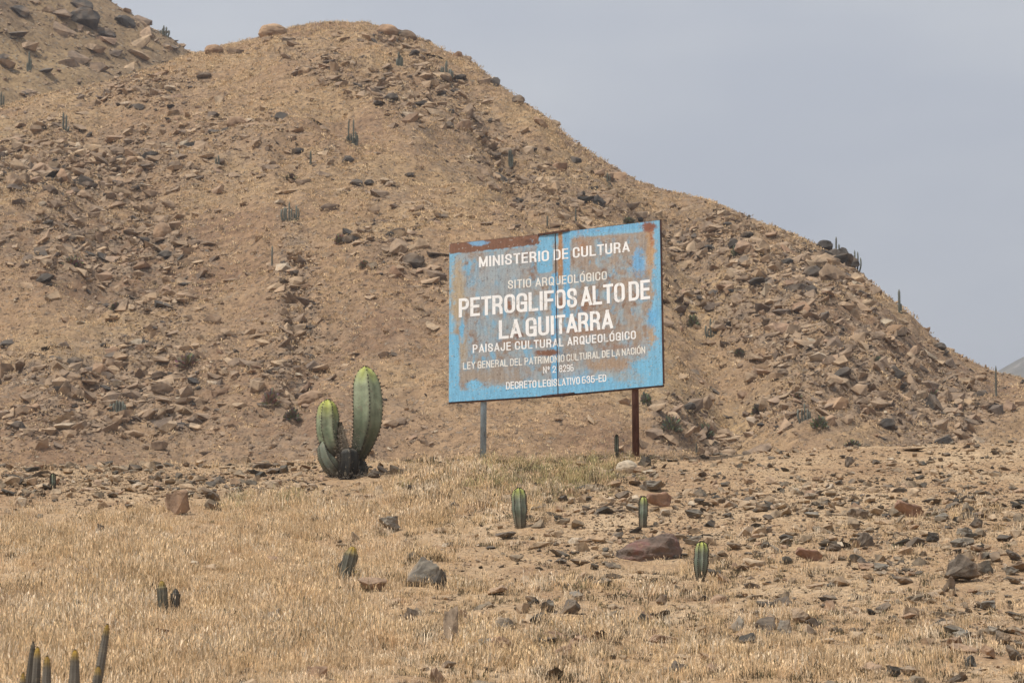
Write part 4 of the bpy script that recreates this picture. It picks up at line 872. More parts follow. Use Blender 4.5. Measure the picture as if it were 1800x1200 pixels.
SK_DARK = skin(lin(70, 66, 60), lin(92, 86, 76), lin(78, 72, 60), lin(70, 64, 56), .9, .2)
# the two nearest clumps, their feet below the frame
nearfur = skin(lin(88, 84, 76), lin(110, 104, 94), lin(176, 140, 40), lin(70, 64, 54), .925, .1)
clump(75, 1190, 22.3, [(59, 1127, 28, 13, .25, SK_DARK), (66, 1136, 56, 17, 0, nearfur), (83, 1152, 80, 18, -.12, nearfur), (41, 1181, 36, 14, -.2, nearfur), (132, 1141, 128, 20, .1, nearfur)],
      'clump of five furry cactus columns with yellow tips cut by the bottom left corner')
clump(175, 1190, 22.9, [(189, 1096, 140, 16, .15, nearfur), (173, 1170, 155, 20, -.15, nearfur)], 'leaning pair of furry cactus columns right of the five column clump')
tp = hit(606, 1024, near_z)
clump(606, 1024, tp.y, [(621, 960, 603, 26, 0, None), (627, 1002, 622, 17, -.05, None), (606, 982, 590, 14, .1, SK_DARK)], 'thin cactus stems leaning right beside a flat tan slab')
tp = hit(290, 1078, near_z)
clump(290, 1078, tp.y, [(284, 1020, 286, 18, 0, None), (309, 1034, 305, 17, .1, SK_DARK)], 'two stubby cactus stems sunk in dense straw at the lower left')
tp = hit(1084, 800, near_z, 40, 53) or P(1084, 800, 50)
small_cactus(1084, 764, 806, 7, 'thin bare cactus shoot just left of the right post', 0, 5, .8, lin(100, 106, 84))
small_cactus(93, 832, 858, 10, 'tiny cactus on the gravel band near the left edge', 0, 6, .8, lin(130, 134, 90))

# cacti and bushes of the hillside: one mesh each, a few pixels wide
def hill_cactus(px, ybase, stems, label, fn=hill_z, tone=0):
    y = ybase; p = None
    while p is None and y < ybase + 24: p = hit(px, y, fn, 110, 330); y += 2
    Y = p.y; q = Y / F; V, Fc, C = [], [], []; r = random.Random(int(px))
    for (dx, h_, wp) in stems:
        b = p + Vector((dx * .6 * q, 0, -.25)); t_ = p + Vector((dx * q, r.uniform(-.1, .1), h_ * q)); m_ = p + Vector((dx * 1.08 * q, 0, h_ * q * .45))
        cf = skin(lin(78, 82, 74), lin(104, 106, 96), lin(112, 114, 98), lin(70, 66, 58), .85, .12)
        v, f, c, _ = stem_geo([b, m_, t_], ([0, .3, .9, 1], [wp / 2 * q * .8, wp / 2 * q, wp / 2 * q * .9, wp / 2 * q * .2]), 5, .22, 6, r.random(), 0, cf, 4)
        o = len(V); V += v; C += c; Fc += [tuple(i + o for i in ff) for ff in f]
    o = mesh_obj('hill_cactus', V, Fc, M['cactus'], None, base=p, smooth=True, cols=C); tag(o, label, 'cactus', 'column cacti on the hillside'); return o
def many(n, w_, h0, h1, wp, seed):
    r = random.Random(seed); return [((i / (n - 1) - .5) * w_ + r.uniform(-1, 1), r.uniform(h0, h1) * (1 - .35 * abs(i / (n - 1) - .5) * 2), wp * r.uniform(.8, 1.15)) for i in range(n)]
HC = [
 (703, 116, [(-2, 26, 4), (-5, 14, 4), (4, 16, 4), (1, 20, 4)], 'slim pointed cactus below the two crest boulders'),
 (786, 138, many(7, 18, 20, 37, 4, 1), 'thick clump of upright cactus columns near the top of the dome'),
 (620, 254, [(-7, 47, 3.2), (1, 47, 3.4), (-3, 20, 4), (5, 24, 4), (8, 18, 4), (-9, 16, 4), (1, 14, 6)], 'cactus with two tall thin columns over a low cluster, centre of the dome'),
 (897, 293, [(-2, 31, 3.6), (1, 33, 3.8), (4, 24, 3.6)], 'narrow cluster of three cactus columns on the bare streak above the sign'),
 (112, 227, [(-1, 31, 4), (4, 27, 4), (8, 5, 4)], 'twin column cactus on the upper left shoulder'),
 (51, 124, [(0, 36, 4), (3, 22, 4), (-3, 14, 4)], 'tall single cactus under the far hill at the left'),
 (289, 62, many(5, 14, 10, 19, 4, 3), 'bushy little cactus on the skyline of the far hill'),
 (382, 295, [(-2, 18, 4), (2, 23, 4)], 'short cactus right of the dark rounded rock'),
 (546, 290, [(0, 25, 4)], 'solitary thin post like cactus left of the two tall thin columns'),
 (510, 388, many(8, 30, 18, 40, 4, 5), 'spreading many stemmed cactus at the head of the dark gully'),
 (478, 466, [(0, 36, 3.5)], 'thin bare column cactus left of the dark gully'),
 (207, 728, many(6, 26, 26, 36, 6, 9), 'dense block of grey cactus columns in the lower left rubble'),
 (1472, 446, [(-2, 37, 3.6), (3, 24, 3.4), (-6, 16, 3)], 'tall cactus on the skyline at the black rock tooth'),
 (1504, 474, [(-7, 26, 3), (-1, 36, 3.2), (4, 33, 3.2), (9, 22, 3)], 'four pronged cactus on the skyline right of the black rock tooth'),
 (1581, 549, [(0, 42, 5), (3, 16, 4)], 'single column cactus on the lower right skyline'),
 (1252, 592, many(6, 22, 18, 42, 3.6, 12), 'open cluster of cactus columns just right of the sign'),
 (1414, 738, many(5, 20, 20, 36, 4, 14), 'cactus cluster low on the right slope beside a bush'),
 (1751, 696, [(0, 54, 3.6)], 'very tall thin cactus near the right edge'),
 (1070, 330, [(-2, 28, 3.6), (2, 22, 3.6)], 'thin cactus on the slope above the right half of the sign'),
 (4, 182, [(-2, 28, 4), (2, 22, 4)], 'cactus cut by the left edge high up'),
 (1012, 392, [(0, 28, 3)], 'faint thin cactus just above the top of the sign'),
 (962, 402, [(0, 24, 3.4)], 'cactus stick behind the top edge of the sign, left of the joint'),
 (1224, 800, [(0, 22, 3)], 'cactus stick at the hill foot right of the right post'),
 (700, 446, [(0, 24, 3), (3, 14, 3)], 'small cactus left of the upper left sign corner'),
]
for (a, b, st, lab) in HC: hill_cactus(a, b, st, lab, far_z if (a < 330 and b < 126) else hill_z)

def bush(px, ybase, wp, hp, label, tone, n=420):
    p = None; y = ybase
    while p is None and y < ybase + 20: p = hit(px, min(y, 800) if ybase > 780 else y, hill_z, 110, 250); y += 2
    if px < 330 and ybase < 130: p = hit(px, ybase, far_z, 228, 330)
    if p is None: print('no bush', label); return
    q = p.y / F; r = random.Random(int(px * 3)); V, Fc, C = [], [], []
    for i in range(n):
        a = r.uniform(0, 2 * math.pi); e = math.asin(r.random()); k = r.uniform(.25, 1) ** .6
        d = Vector((math.cos(a) * math.cos(e) * wp / 2, math.sin(a) * math.cos(e) * wp / 2, math.sin(e) * hp)) * q
        c = p + d * k; b0 = p + d * max(0, k - .3); s1 = Vector((r.gauss(0, 1), r.gauss(0, 1), r.gauss(0, 1))).normalized() * r.uniform(.02, .05); b = len(V)
        V += [b0, c + s1, c - s1, c + d * .12]; Fc += [(b, b + 1, b + 2), (b + 1, b + 3, b + 2)]; cc = tuple(x * r.uniform(.65, 1.3) for x in tone); C += [cc] * 4
    o = mesh_obj('desert_bush', V, Fc, M['shrub'], None, base=p, cols=C); tag(o, label, 'bush', 'dry bushes on the hillside'); return o
DG, GG, GB_ = lin(118, 110, 92), lin(122, 120, 98), lin(142, 126, 106)
for a in [
 (512, 318, 30, 13, 'low round olive bush above the spreading cactus', DG), (598, 428, 24, 18, 'dry grey brown bush right of the gully head', GB_),
 (1218, 574, 26, 22, 'olive bush left of the open cactus cluster', GG), (1440, 752, 34, 22, 'dark olive bush at the foot of the right slope', GG),
 (1330, 728, 20, 18, 'small dark bush left of the low cactus cluster', DG), (1543, 640, 18, 16, 'small green bush half way up the right slope', GG),
 (1296, 448, 24, 20, 'green bush at the head of the leaning slab', GG), (1105, 394, 26, 14, 'green bush peeping over the top of the sign', GG),
 (514, 738, 34, 22, 'dark round bush below the gully', DG), (476, 712, 38, 30, 'grey leafless bush left of the dark round bush', GB_),
 (330, 645, 46, 26, 'wide leafless grey bush in the lower left rubble', GB_), (128, 470, 40, 22, 'grey twiggy bush in the left rubble', GB_),
 (1180, 758, 46, 28, 'greenish bush right of the right post', GG), (1240, 772, 34, 30, 'twiggy bush on the streak right of the post', DG), (1135, 712, 22, 24, 'olive bush behind the head of the right post', GG),
 (85, 140, 70, 14, 'long low grey shrub below the tall cactus under the far hill', GB_), (22, 130, 30, 16, 'dark shrub at the left edge under the far hill', DG),
 (205, 545, 24, 14, 'olive tuft in the left rubble', DG), (640, 470, 20, 14, 'grey tuft between gully and sign', GB_), (1640, 700, 26, 20, 'grey brown bush low on the right flank', GB_),
 (1300, 625, 22, 14, 'olive tuft right of the open cactus cluster', DG), (1402, 700, 18, 12, 'pale twiggy tuft above the low cactus cluster', GB_), (1500, 790, 40, 18, 'dark scrub at the hill foot right of centre', DG),
]: bush(*a)

# ------------------------------------------------------------------ the billboard
DL, DS, DR = 51.35, 50.53, 49.56
TLp, TSp, TRp = P(790, 429, DL), P(976, 409.5, DS), P(1159.5, 387, DR)
BLp, BSp, BRp = P(789, 706.5, DL), P(981, 694, DS), P(1165, 676.5, DR)
def S3(u, v, off=0.):
    """a spot on the sheet: u 0..1 left half, 1..2 right half, v 0 bottom..1 top; off = towards the viewer"""
    if u <= 1: a, b, c, d, k = BLp, BSp, TLp, TSp, u
    else: a, b, c, d, k = BSp, BRp, TSp, TRp, u - 1
    lo = a.lerp(b, k); hi = c.lerp(d, k); n = (b - a).cross(c - a).normalized()
    if n.y > 0: n = -n
    return lo.lerp(hi, v) + n * off
# pixel <-> sheet coordinates (by a small search on the projected sheet)
_uu, _vv = np.meshgrid(np.linspace(-.0, 2, 161), np.linspace(0, 1, 121), indexing='ij')
_pp = np.array([[list(S3(float(u_), float(v_))) for v_ in _vv[0]] for u_ in _uu[:, 0]])
_spx, _spy = project(_pp[..., 0], _pp[..., 1], _pp[..., 2])
def uv_of(px, py):
    d = (_spx - px) ** 2 + (_spy - py) ** 2; i, j = np.unravel_index(np.argmin(d), d.shape); i = min(max(i, 1), 159); j = min(max(j, 1), 119)
    A_ = np.array([[(_spx[i + 1, j] - _spx[i - 1, j]) / (2 * .0125), (_spx[i, j + 1] - _spx[i, j - 1]) / (2 / 120)], [(_spy[i + 1, j] - _spy[i - 1, j]) / (2 * .0125), (_spy[i, j + 1] - _spy[i, j - 1]) / (2 / 120)]])
    du = np.linalg.solve(A_, np.array([px - _spx[i, j], py - _spy[i, j]])); return _uu[i, j] + du[0], _vv[i, j] + du[1]
lpost = P(848, 810, 51.25); lpost.z = float(near_z(np.array([lpost.x]), np.array([lpost.y]))[0])
sign = empty('billboard', ((lpost.x + 1.0), 50.5, lpost.z)); tag(sign, 'rusty sky blue two panel metal sign with white lettering on two steel posts', 'sign')

# paint, worn to primer and rust: tint per point of the sheet
def paint(PX, PY):
    n1 = fbm(PX / 9, PY / 9, 4, 201, .6); n2 = fbm(PX / 3.0, PY / 3.0, 3, 205, .6); n3 = fbm(PX / 30, PY / 22, 3, 209); n4 = fbm(PX / 14, PY / 20, 4, 231, .6); n5 = fbm(PX / 16, PY / 12, 4, 237, .62); ns = fbm(PX / 2.2, PY / 22, 3, 213, .6)
    cc = np.zeros(PX.shape + (3,)); cc[:] = lin(116, 176, 206)
    def lay(mask, c, edge=.18, rag=1.0):
        m = sstep(.5 - edge, .5 + edge, mask + rag * (n1 * .55 + n2 * .45))[..., None]; cc[:] = cc * (1 - m) + np.array(lin(*c)) * m
    def box(x0, y0, x1, y1, s=6):
        skew = (PX - 975) * -.1                        # rows of the sheet climb to the right
        y = PY - skew; y0 -= 0; return sstep(x0 - s, x0 + s, PX) * (1 - sstep(x1 - s, x1 + s, PX)) * sstep(y0 - s, y0 + s, y) * (1 - sstep(y1 - s, y1 + s, y))
    def ell(x, y, rx, ry): return np.exp(-(((PX - x) / rx) ** 2 + ((PY - y) / ry) ** 2) * .69)
    # y below: value of the row where it crosses x = 975
    lay(box(800, 428, 1140, 668, 9) * .95 + n3 * .25, (152, 156, 158), .22, .9)
    lay(box(1004, 422, 1146, 610, 6) * .9 + n3 * .3, (158, 142, 126), .25, .8)
    lay(box(800, 585, 1100, 655, 12) * .62 + n3 * .3, (150, 134, 118), .3, 1.0)
    inn = box(798, 426, 1146, 672, 9)
    lay(inn * (.5 + n4 * 1.5) * .9, (146, 164, 172), .3, .7); lay(inn * (.36 + n5 * 1.7), (152, 137, 122), .25, .9); lay(inn * (.22 + fbm(PX / 12, PY / 26, 3, 241) * 1.5), (112, 166, 196), .25, .8); lay(inn * (.12 + fbm(PX / 9, PY / 14, 3, 243) * 1.5), (134, 106, 86), .25, .9)
    lay(ell(805, 520, 14, 60) * .85, (176, 156, 124), .3); lay(ell(812, 610, 14, 36) * .7, (170, 154, 130), .3)
    lay(ell(880, 500, 60, 55) * .6 + n3 * .3, (152, 162, 166), .3, .8); lay(ell(900, 575, 80, 26) * .5, (150, 158, 158), .35)
    lay(ell(850, 660, 70, 18) * .8, (156, 142, 126), .25); lay(ell(1080, 640, 60, 12) * .8, (160, 136, 112), .2); lay(ell(1085, 665, 60, 14) * .75, (150, 164, 168), .3)
    # blue that survived
    lay(box(944, 404, 972, 478, 5) * .95, (110, 174, 207), .2); lay(box(990, 400, 1002, 560, 4) * .9, (98, 166, 206), .2); lay(box(968, 478, 982, 690, 4) * .75, (100, 168, 208), .25)
    lay(ell(1123, 462, 11, 22) * .9, (104, 164, 206), .25); lay(ell(1135, 500, 10, 12) * .55, (110, 166, 200), .3)
    lay(box(1004, 406, 1136, 417, 4) * .85, (104, 170, 208), .3); lay(box(1147, 400, 1170, 700, 3) * .92, (112, 175, 207), .2)
    lay(box(786, 570, 808, 700, 5) * .8, (108, 176, 210), .25); lay(box(786, 672, 1170, 700, 7) * .92, (108, 175, 209), .22)
    lay(ell(1140, 655, 34, 26) * 1.0, (106, 175, 208), .2); lay(ell(1148, 560, 12, 20) * .8, (96, 168, 210), .2); lay(ell(812, 578, 5, 24) * .8, (100, 168, 204), .25)
    lay(ell(834, 676, 14, 8) * .9, (108, 176, 210), .2); lay(ell(1020, 668, 40, 14) * .7, (104, 166, 204), .3); lay(ell(910, 636, 40, 10) * .4, (110, 166, 200), .3)
    lay(ell(1105, 662, 36, 14) * .62, (150, 158, 158), .3)
    # rust
    top = box(790, 402, 950, 428, 5) * (1 - .4 * sstep(900, 945, PX)); lay(top * 1.05, (126, 88, 66), .12, .8); lay(ell(840, 427, 17, 5) * .95, (112, 160, 196), .15, .8); lay(ell(930, 424, 14, 8) * .6, (86, 58, 48), .2)
    lay(box(981, 408, 989, 492, 3) * .85, (168, 124, 82), .25); lay(ell(1020, 432, 14, 24) * .7, (166, 128, 96), .3)
    lay(ell(1144, 435, 9, 44) * .85, (180, 146, 106), .25); lay(ell(1142, 398, 14, 8) * .95, (134, 84, 64), .2); lay(ell(1146, 420, 5, 20) * .6, (160, 100, 64), .25)
    lay(ell(1142, 516, 10, 22) * .6, (172, 144, 112), .3); lay(ell(1146, 590, 9, 20) * .7, (176, 148, 116), .25); lay(ell(1120, 585, 26, 16) * .5, (168, 142, 114), .3)
    lay(ell(960, 620, 24, 6) * .9, (128, 88, 66), .2); lay(ell(925, 602, 70, 7) * .7, (150, 120, 98), .3); lay(ell(1030, 582, 60, 8) * .7, (150, 118, 94), .3); lay(ell(1090, 610, 40, 7) * .6, (146, 114, 92), .3)
    lay(ell(895, 540, 6, 14) * .8, (140, 98, 72), .3); lay(ell(988, 530, 6, 14) * .8, (140, 100, 76), .3); lay(ell(1030, 536, 18, 20) * .65, (146, 106, 76), .35); lay(ell(912, 590, 9, 6) * .8, (120, 82, 66), .2)
    lay(ell(1095, 505, 22, 24) * .5, (164, 134, 108), .3)
    # runs and specks
    run = np.clip(ns * 2.2, -.5, .5)[..., None] * np.array([.22, .22, .2]); cc[:] = cc * (1 + run)
    sp = (hash2(np.floor(PX / 1.3), np.floor(PY / 1.3), 301) > .955) & (n3 + n1 > -.12); cc[sp] = cc[sp] * .5 + np.array(lin(96, 62, 46)) * .35
    sp2 = hash2(np.floor(PX / 1.3), np.floor(PY / 1.3), 307) > .985; cc[sp2] = np.array(lin(176, 170, 158))
    g_ = cc.mean(-1, keepdims=True); cc = cc * .88 + g_ * .12; return np.clip(cc * 1.08 + .006, 0, .8)
def sheet(u0, u1, nm):
    n, m = 186, 250; us = np.linspace(u0 + (.004 if u0 else 0), u1 - (.004 if u1 < 2 else 0), n); vs = np.linspace(0, 1, m)
    lo = np.array([list(S3(float(u_), 0.)) for u_ in us]) if False else None
    if u0 == 0: a, b, c, d = BLp, BSp, TLp, TSp
    else: a, b, c, d = BSp, BRp, TSp, TRp
    a, b, c, d = [np.array(q) for q in (a, b, c, d)]; k = (us - u0)[:, None, None]; v_ = vs[None, :, None]
    pos = (a + (b - a) * k) * (1 - v_) + (c + (d - c) * k) * v_
    nrm = np.cross(b - a, c - a); nrm /= np.linalg.norm(nrm); nrm = -nrm if nrm[1] > 0 else nrm
    PXg, PYg = project(pos[..., 0], pos[..., 1], pos[..., 2])
    tint = paint(PXg, PYg)
    buckle = (.0 * fbm(PXg / 60, PYg / 60, 2, 220) * np.sin(np.pi * k[..., 0]) * np.sin(np.pi * v_[..., 0]))[..., None]
    front = pos + nrm * buckle; V = front.reshape(-1, 3)
    i = np.arange((n - 1) * (m - 1)); r_ = i // (m - 1); c_ = i % (m - 1); q = r_ * m + c_; Fq = np.stack([q, q + m, q + m + 1, q + 1], -1)
    # back and edges
    cor = np.array([pos[0, 0], pos[-1, 0], pos[-1, -1], pos[0, -1]]) - nrm * .006; nb = len(V); V = np.vstack([V, cor])
    faces = [tuple(map(int, f)) for f in Fq] + [(nb + 3, nb + 2, nb + 1, nb)]
    ring = [[j * m for j in range(n)], [(n - 1) * m + j for j in range(m)], [(n - 1 - j) * m + m - 1 for j in range(n)], [m - 1 - j for j in range(m)]]
    for e, rr in enumerate(ring): faces.append(tuple([nb + (e + 1) % 4, nb + e] + rr)[::1])
    C = np.vstack([tint.reshape(-1, 3), np.tile(lin(90, 70, 60), (4, 1))])
    return mesh_obj(nm, V, faces, M['paint'], sign, smooth=False, cols=C)
sheet(0, 1, 'panel')['label'] = 'left sheet with a solid rust band along its top'
sheet(1, 2, 'panel')['label'] = 'right sheet with tan rust and a blue right edge'
def bar(name, a, b, w_, d_, mat, parent, upv=Vector((0, 0, 1))):
    a, b = Vector(a), Vector(b); t = (b - a).normalized(); s1 = t.cross(upv).normalized() if abs(t.dot(upv)) < .95 else t.cross(Vector((1, 0, 0))).normalized(); s2 = s1.cross(t).normalized()
    V = []
    for e in (a, b):
        for (i, j) in ((-1, -1), (1, -1), (1, 1), (-1, 1)): V.append(e + s2 * (i * w_ / 2) + s1 * (j * d_ / 2))
    return mesh_obj(name, V, [(3, 2, 1, 0), (4, 5, 6, 7), (0, 1, 5, 4), (1, 2, 6, 5), (2, 3, 7, 6), (3, 0, 4, 7)], mat, parent)
bk = -.024
bar('frame_rail', S3(0, 0, bk) + Vector((0, 0, -.006)), S3(1, 0, bk) + Vector((0, 0, -.006)), .034, .03, M['rust'], sign)
bar('frame_rail', S3(1.005, 0, bk) + Vector((0, 0, -.006)), S3(2, 0, bk) + Vector((0, 0, -.006)), .034, .03, M['rust'], sign)
bar('frame_rail', S3(0.01, 1, bk) + Vector((0, 0, -.008)), S3(1, 1, bk) + Vector((0, 0, -.008)), .03, .03, M['rust'], sign)
bar('frame_rail', S3(1.005, 1, bk) + Vector((0, 0, -.008)), S3(2, 1, bk) + Vector((0, 0, -.008)), .03, .03, M['rust'], sign)
bar('frame_upright', S3(2.006, .008, bk + .012), S3(2.006, 1.004, bk + .012), .026, .05, M['rust'], sign, Vector((0, 0, 1)))
bar('frame_upright', S3(0.012, .008, bk - .002), S3(0.012, .99, bk - .002), .03, .03, M['rust'], sign)
bar('frame_upright', S3(1, .01, bk - .002), S3(1, .99, bk - .002), .05, .03, M['rust'], sign)
for v_ in (.33, .66):
    bar('frame_rail', S3(.03, v_, bk - .004), S3(.98, v_, bk - .004), .03, .028, M['rust'], sign); bar('frame_rail', S3(1.02, v_, bk - .004), S3(1.98, v_, bk - .004), .03, .028, M['rust'], sign)
bar('joint_strip', S3(1, .004, .006), S3(1, .985, .006), .011, .004, M['rust'], sign)['label'] = 'thin dark joint between the two panels'
bar('splice_plate', S3(.84, .999, .004), S3(1.14, 1.006, .004), .034, .012, M['rust'], sign)
bar('splice_plate', S3(.85, -.002, .004), S3(1.16, .002, .004), .026, .012, M['rust'], sign)
def pole(pxt, pyt, pxb, Yt, r0, r1, mat, off, label, top_v, u_):
    top = S3(u_, top_v, bk - .03 - r0); foot = P(pxb, 806, top.y); foot.z = float(near_z(np.array([foot.x]), np.array([foot.y]))[0]) - .25; V, Fc = [], []
    n = 20
    for e, (c, rr) in enumerate(((foot, r1), (top, r0))):
        for i in range(n): V.append(c + Vector((math.cos(2 * math.pi * i / n) * rr, math.sin(2 * math.pi * i / n) * rr, 0)))
    Fc = [(i, (i + 1) % n, n + (i + 1) % n, n + i) for i in range(n)] + [tuple(range(n, 2 * n)), tuple(reversed(range(n)))]
    o = mesh_obj('post', V, Fc, mat, sign); o['label'] = label
    for p_ in o.data.polygons:
        if len(p_.vertices) == 4: p_.use_smooth = True
    # bracket where the post meets the lower rail
    bar('bracket', S3(u_ - .05, .012, bk - .022), S3(u_ + .05, .012, bk - .022), .05, .012, M['rust'], sign)
u1, _ = uv_of(848, 700); u2, _ = uv_of(1113, 684)
pole(0, 0, 849, 0, .046, .047, M['pole_blue'], 0, 'left post in faded grey blue paint', .97, float(u1))
pole(0, 0, 1118, 0, .046, .054, M['pole_rust'], 0, 'right post, plain brown rust', .97, float(u2))

# lettering: each character drawn as strokes of a broad pen
def arcp(cx, cy, rx, ry, a0, a1, n=12, e=.82):
    o = []
    for i in range(n + 1):
        a = R(a0 + (a1 - a0) * i / n); c, s_ = math.cos(a), math.sin(a)
        o.append((cx + rx * math.copysign(abs(c) ** e, c), cy + ry * math.copysign(abs(s_) ** e, s_)))
    return o
def loop(y0=0., y1=1., x0=0., x1=1., cap=.24):
    return arcp((x0 + x1) / 2, y1 - cap, (x1 - x0) / 2, cap, 0, 180) + arcp((x0 + x1) / 2, y0 + cap, (x1 - x0) / 2, cap, 180, 360) + [(x1, y1 - cap)]
G = {
 'I': (.0, [[(0, 0), (0, 1)]]),
 'L': (.40, [[(0, 0), (0, 1)], [(0, 0), (1, 0)]]),
 'T': (.44, [[(.5, 0), (.5, 1)], [(0, 1), (1, 1)]]),
 'E': (.40, [[(0, 0), (0, 1)], [(0, 1), (1, 1)], [(0, .52), (.92, .52)], [(0, 0), (1, 0)]]),
 'F': (.40, [[(0, 0), (0, 1)], [(0, 1), (1, 1)], [(0, .5), (.9, .5)]]),
 'N': (.48, [[(0, 0), (0, 1)], [(1, 0), (1, 1)], [(.02, 1), (.98, 0)]]),
 'M': (.62, [[(0, 0), (0, 1)], [(1, 0), (1, 1)], [(.04, 1), (.5, .05)], [(.96, 1), (.5, .05)]]),
 'A': (.50, [[(0, 0), (.5, 1)], [(1, 0), (.5, 1)], [(.2, .25), (.8, .25)]]),
 'V': (.50, [[(0, 1), (.5, 0)], [(1, 1), (.5, 0)]]),
 'Y': (.50, [[(0, 1), (.5, .45)], [(1, 1), (.5, .45)], [(.5, 0), (.5, .47)]]),
 'O': (.47, [loop()]),
 'Q': (.47, [loop(), [(.55, .26), (1.02, -.06)]]),
 'U': (.47, [[(0, 1), (0, .26)] + arcp(.5, .24, .5, .24, 180, 360) + [(1, .26), (1, 1)]]),
 'J': (.38, [[(1, 1), (1, .24)] + arcp(.5, .22, .5, .22, 0, -180) + [(0, .3)]]),
 'C': (.46, [[(1, .68)] + arcp(.5, .76, .5, .24, 0, 180) + arcp(.5, .24, .5, .24, 180, 360) + [(1, .32)]]),
 'G': (.47, [[(1, .70)] + arcp(.5, .76, .5, .24, 0, 180) + arcp(.5, .24, .5, .24, 180, 350) + [(1, .20)], [(1, 0), (1, .47)], [(.55, .46), (1, .46)]]),
 'D': (.46, [[(0, 0), (0, 1)], [(0, 1), (.42, 1)] + arcp(.45, .72, .55, .28, 90, 0) + arcp(.45, .28, .55, .28, 0, -90) + [(.42, 0), (0, 0)]]),
 'P': (.44, [[(0, 0), (0, 1)], [(0, 1), (.5, 1)] + arcp(.5, .73, .5, .27, 90, -90) + [(.5, .46), (0, .46)]]),
 'R': (.46, [[(0, 0), (0, 1)], [(0, 1), (.5, 1)] + arcp(.48, .74, .48, .26, 90, -90) + [(.5, .48), (0, .48)], [(.5, .48), (.82, .40), (.93, .25), (.96, 0)]]),
 'S': (.45, [[(.97, .70)] + arcp(.5, .77, .47, .23, 0, 180) + [(.05, .68), (.16, .58), (.5, .5), (.85, .41), (.98, .3)] + arcp(.5, .23, .5, .23, 0, -180) + [(0, .31)]]),
 '2': (.48, [[(.02, .70)] + arcp(.5, .76, .48, .24, 180, 0) + [(.96, .64), (.8, .48), (.3, .2), (.02, 0)], [(0, 0), (1, 0)]]),
 '8': (.50, [loop(.52, 1, .06, .94, .2), loop(0, .52, 0, 1, .22)]),
 '9': (.50, [loop(.44, 1, 0, 1, .22), [(1, .76), (1, .2)] + arcp(.5, .2, .5, .2, 0, -120)]),
 '6': (.50, [loop(0, .56, 0, 1, .22), [(0, .2), (0, .8)] + arcp(.5, .8, .5, .2, 180, 60)]),
 '3': (.48, [[(.02, .72)] + arcp(.5, .77, .46, .23, 180, 0) + [(.94, .66), (.8, .54), (.45, .53)], [(.45, .53), (.82, .51), (.98, .4)] + arcp(.5, .23, .48, .23, 0, -180) + [(.02, .30)]]),
 '5': (.48, [[(.92, 1), (.12, 1)], [(.12, 1), (.06, .52)], [(.04, .5), (.3, .6)] + arcp(.5, .38, .5, .22, 90, 0) + arcp(.5, .24, .5, .24, 0, -180) + [(.0, .28)]]),
 '-': (.26, [[(0, .4), (1, .4)]]),
 'º': (.22, [loop(.55, 1, 0, 1, .2)]),
}
def draw_text(txt, bl, br, cap_l, cap_r, tx, ty, gap, lw, name='lettering'):
    u0, v0 = uv_of(*bl); u1_, v1 = uv_of(*br); capv_l = uv_of(bl[0], bl[1] - cap_l)[1] - v0; capv_r = uv_of(br[0], br[1] - cap_r)[1] - v1
    pen = []; x = 0
    for ch in txt:
        if ch == ' ': x += gap * 2.2; continue
        base = {'Ó': 'O'}.get(ch, ch); gw, strokes = G[base]; w_ = gw + tx if base != 'I' else tx
        if base == 'I': gw = 0
        pen.append((ch, base, x, gw, strokes)); x += w_ + gap
        if base in 'AVT': x -= .03
    total = x - gap; V, Fc = [], []; layer = 0
    def put(x_, y_, z_):
        f = x_ / total; u_ = u0 + (u1_ - u0) * f; v_ = v0 + (v1 - v0) * f + (capv_l + (capv_r - capv_l) * f) * y_
        return S3(float(u_), float(v_), .0016 + z_)
    for (ch, base, x0, gw, strokes) in pen:
        sts = [(s_, tx, ty) for s_ in strokes]
        if ch == 'Ó': sts.append(([(.45, 1.16), (.8, 1.32)], tx * .8, ty * .8))
        for k, (st, px_w, py_w) in enumerate(sts):
            pts = [Vector((x0 + tx / 2 + p[0] * gw, ty / 2 + p[1] * (1 - ty))) for p in st]
            closed = (pts[0] - pts[-1]).length < .02 and len(pts) > 4
            if closed: pts = pts[:-1]
            cl = [pts[0]]
            for p in pts[1:]:
                if (p - cl[-1]).length > .012: cl.append(p)
            pts = cl; n = len(pts)
            if not closed:
                e0 = (pts[0] - pts[1]).normalized(); e1 = (pts[-1] - pts[-2]).normalized()
                pts[0] = pts[0] + Vector((e0.x * px_w / 2, e0.y * py_w / 2)); pts[-1] = pts[-1] + Vector((e1.x * px_w / 2, e1.y * py_w / 2))
            b = len(V)
            for i, p in enumerate(pts):
                if closed: d = pts[(i + 1) % n] - pts[i - 1]
                else: d = pts[min(i + 1, n - 1)] - pts[max(i - 1, 0)]
                d.normalize(); nn = Vector((-d.y, d.x)); f = 1.0
                o_ = Vector((nn.x * px_w / 2 * f, nn.y * py_w / 2 * f))
                for q in (p + o_, p - o_):
                    yy = q.y if (ch == 'Ó' and k == len(sts) - 1) or base == 'Q' else min(1, max(0, q.y))
                    V.append(put(q.x, yy, 0.0004 * (k + 1)))
            m = n if closed else n - 1
            for i in range(m):
                a, c = b + 2 * i, b + 2 * ((i + 1) % n); Fc.append((a, a + 1, c + 1, c))
    o = mesh_obj(name, V, Fc, M['letter'], sign)
    Vn = np.array([list(p) for p in V]); qx, qy = project(Vn[:, 0], Vn[:, 1], Vn[:, 2]); wn = fbm(qx / 6, qy / 6, 3, 400); cw = np.outer(np.ones(len(V)), np.array(lin(*lw))) * (1 + .22 * wn[:, None])
    at_ = o.data.color_attributes.new('tint', 'FLOAT_COLOR', 'POINT'); at_.data.foreach_set('color', np.hstack([cw, np.ones((len(V), 1))]).ravel()); o['label'] = 'white words ' + txt
    return o
W1, W2 = (246, 245, 242), (236, 233, 224)
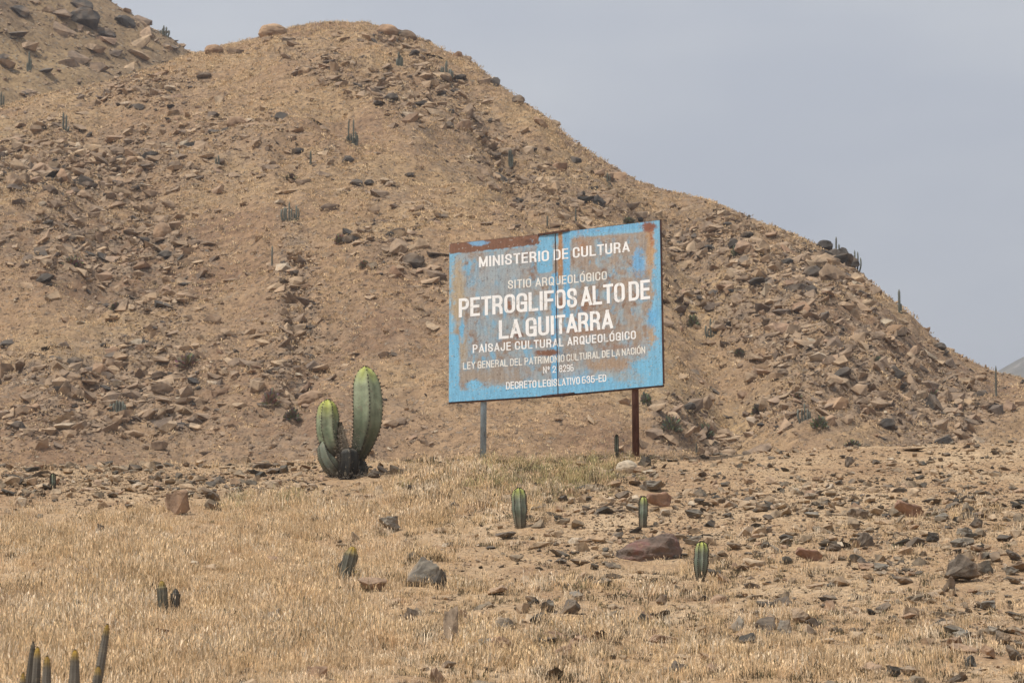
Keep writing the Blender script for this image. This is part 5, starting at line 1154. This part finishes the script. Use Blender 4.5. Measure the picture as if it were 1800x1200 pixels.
draw_text('MINISTERIO DE CULTURA', (842, 470), (1106.5, 442.5), 18.6, 18.8, .185, .15, .13, W1)
draw_text('SITIO ARQUEOLÓGICO', (893, 508), (1067, 491.3), 15.2, 15.2, .16, .14, .15, W2)
draw_text('PETROGLIFOS ALTO DE', (806.5, 558), (1143, 525.2), 33.2, 34.2, .195, .15, .075, W1)
draw_text('LA GUITARRA', (877, 596), (1077, 577), 33, 34, .195, .15, .085, W1)
draw_text('PAISAJE CULTURAL ARQUEOLÓGICO', (831, 620.3), (1118, 595.5), 14.8, 14.8, .175, .15, .15, W1)
draw_text('LEY GENERAL DEL PATRIMONIO CULTURAL DE LA NACIÓN', (814, 649.4), (1134.5, 620.8), 12.8, 12.4, .155, .14, .11, W2)
draw_text('Nº 2', (955, 656.4), (977.4, 654.6), 12.4, 12.2, .15, .135, .16, W1)
draw_text('8296', (983.2, 654.0), (1008.5, 651.9), 12.2, 12.2, .15, .135, .12, W1)
draw_text('DECRETO LEGISLATIVO 635-ED', (889.5, 684.2), (1066, 670.2), 13, 12.8, .165, .14, .10, W1)

# ------------------------------------------------------------------ haze
HAZE = True
if HAZE:
    x0, x1, y0, y1, z0, z1 = -5990, 5990, -5990, 5990, -14.5, 620
    V = [(x, y, z) for z in (z0, z1) for (x, y) in ((x0, y0), (x1, y0), (x1, y1), (x0, y1))]
    hz = mesh_obj('haze', V, [(3, 2, 1, 0), (4, 5, 6, 7), (0, 1, 5, 4), (1, 2, 6, 5), (2, 3, 7, 6), (3, 0, 4, 7)], None)
    hm_ = bpy.data.materials.new('dusty_air'); hm_.use_nodes = True; t = hm_.node_tree; t.nodes.clear()
    ho = t.nodes.new('ShaderNodeOutputMaterial'); pv = t.nodes.new('ShaderNodeVolumePrincipled'); pv.inputs['Density'].default_value = .00032; pv.inputs['Color'].default_value = (.86, .9, 1, 1); pv.inputs['Anisotropy'].default_value = .3
    t.links.new(pv.outputs[0], ho.inputs['Volume']); hz.data.materials.append(hm_); tag(hz, 'thin dusty air', None, None, 'stuff')
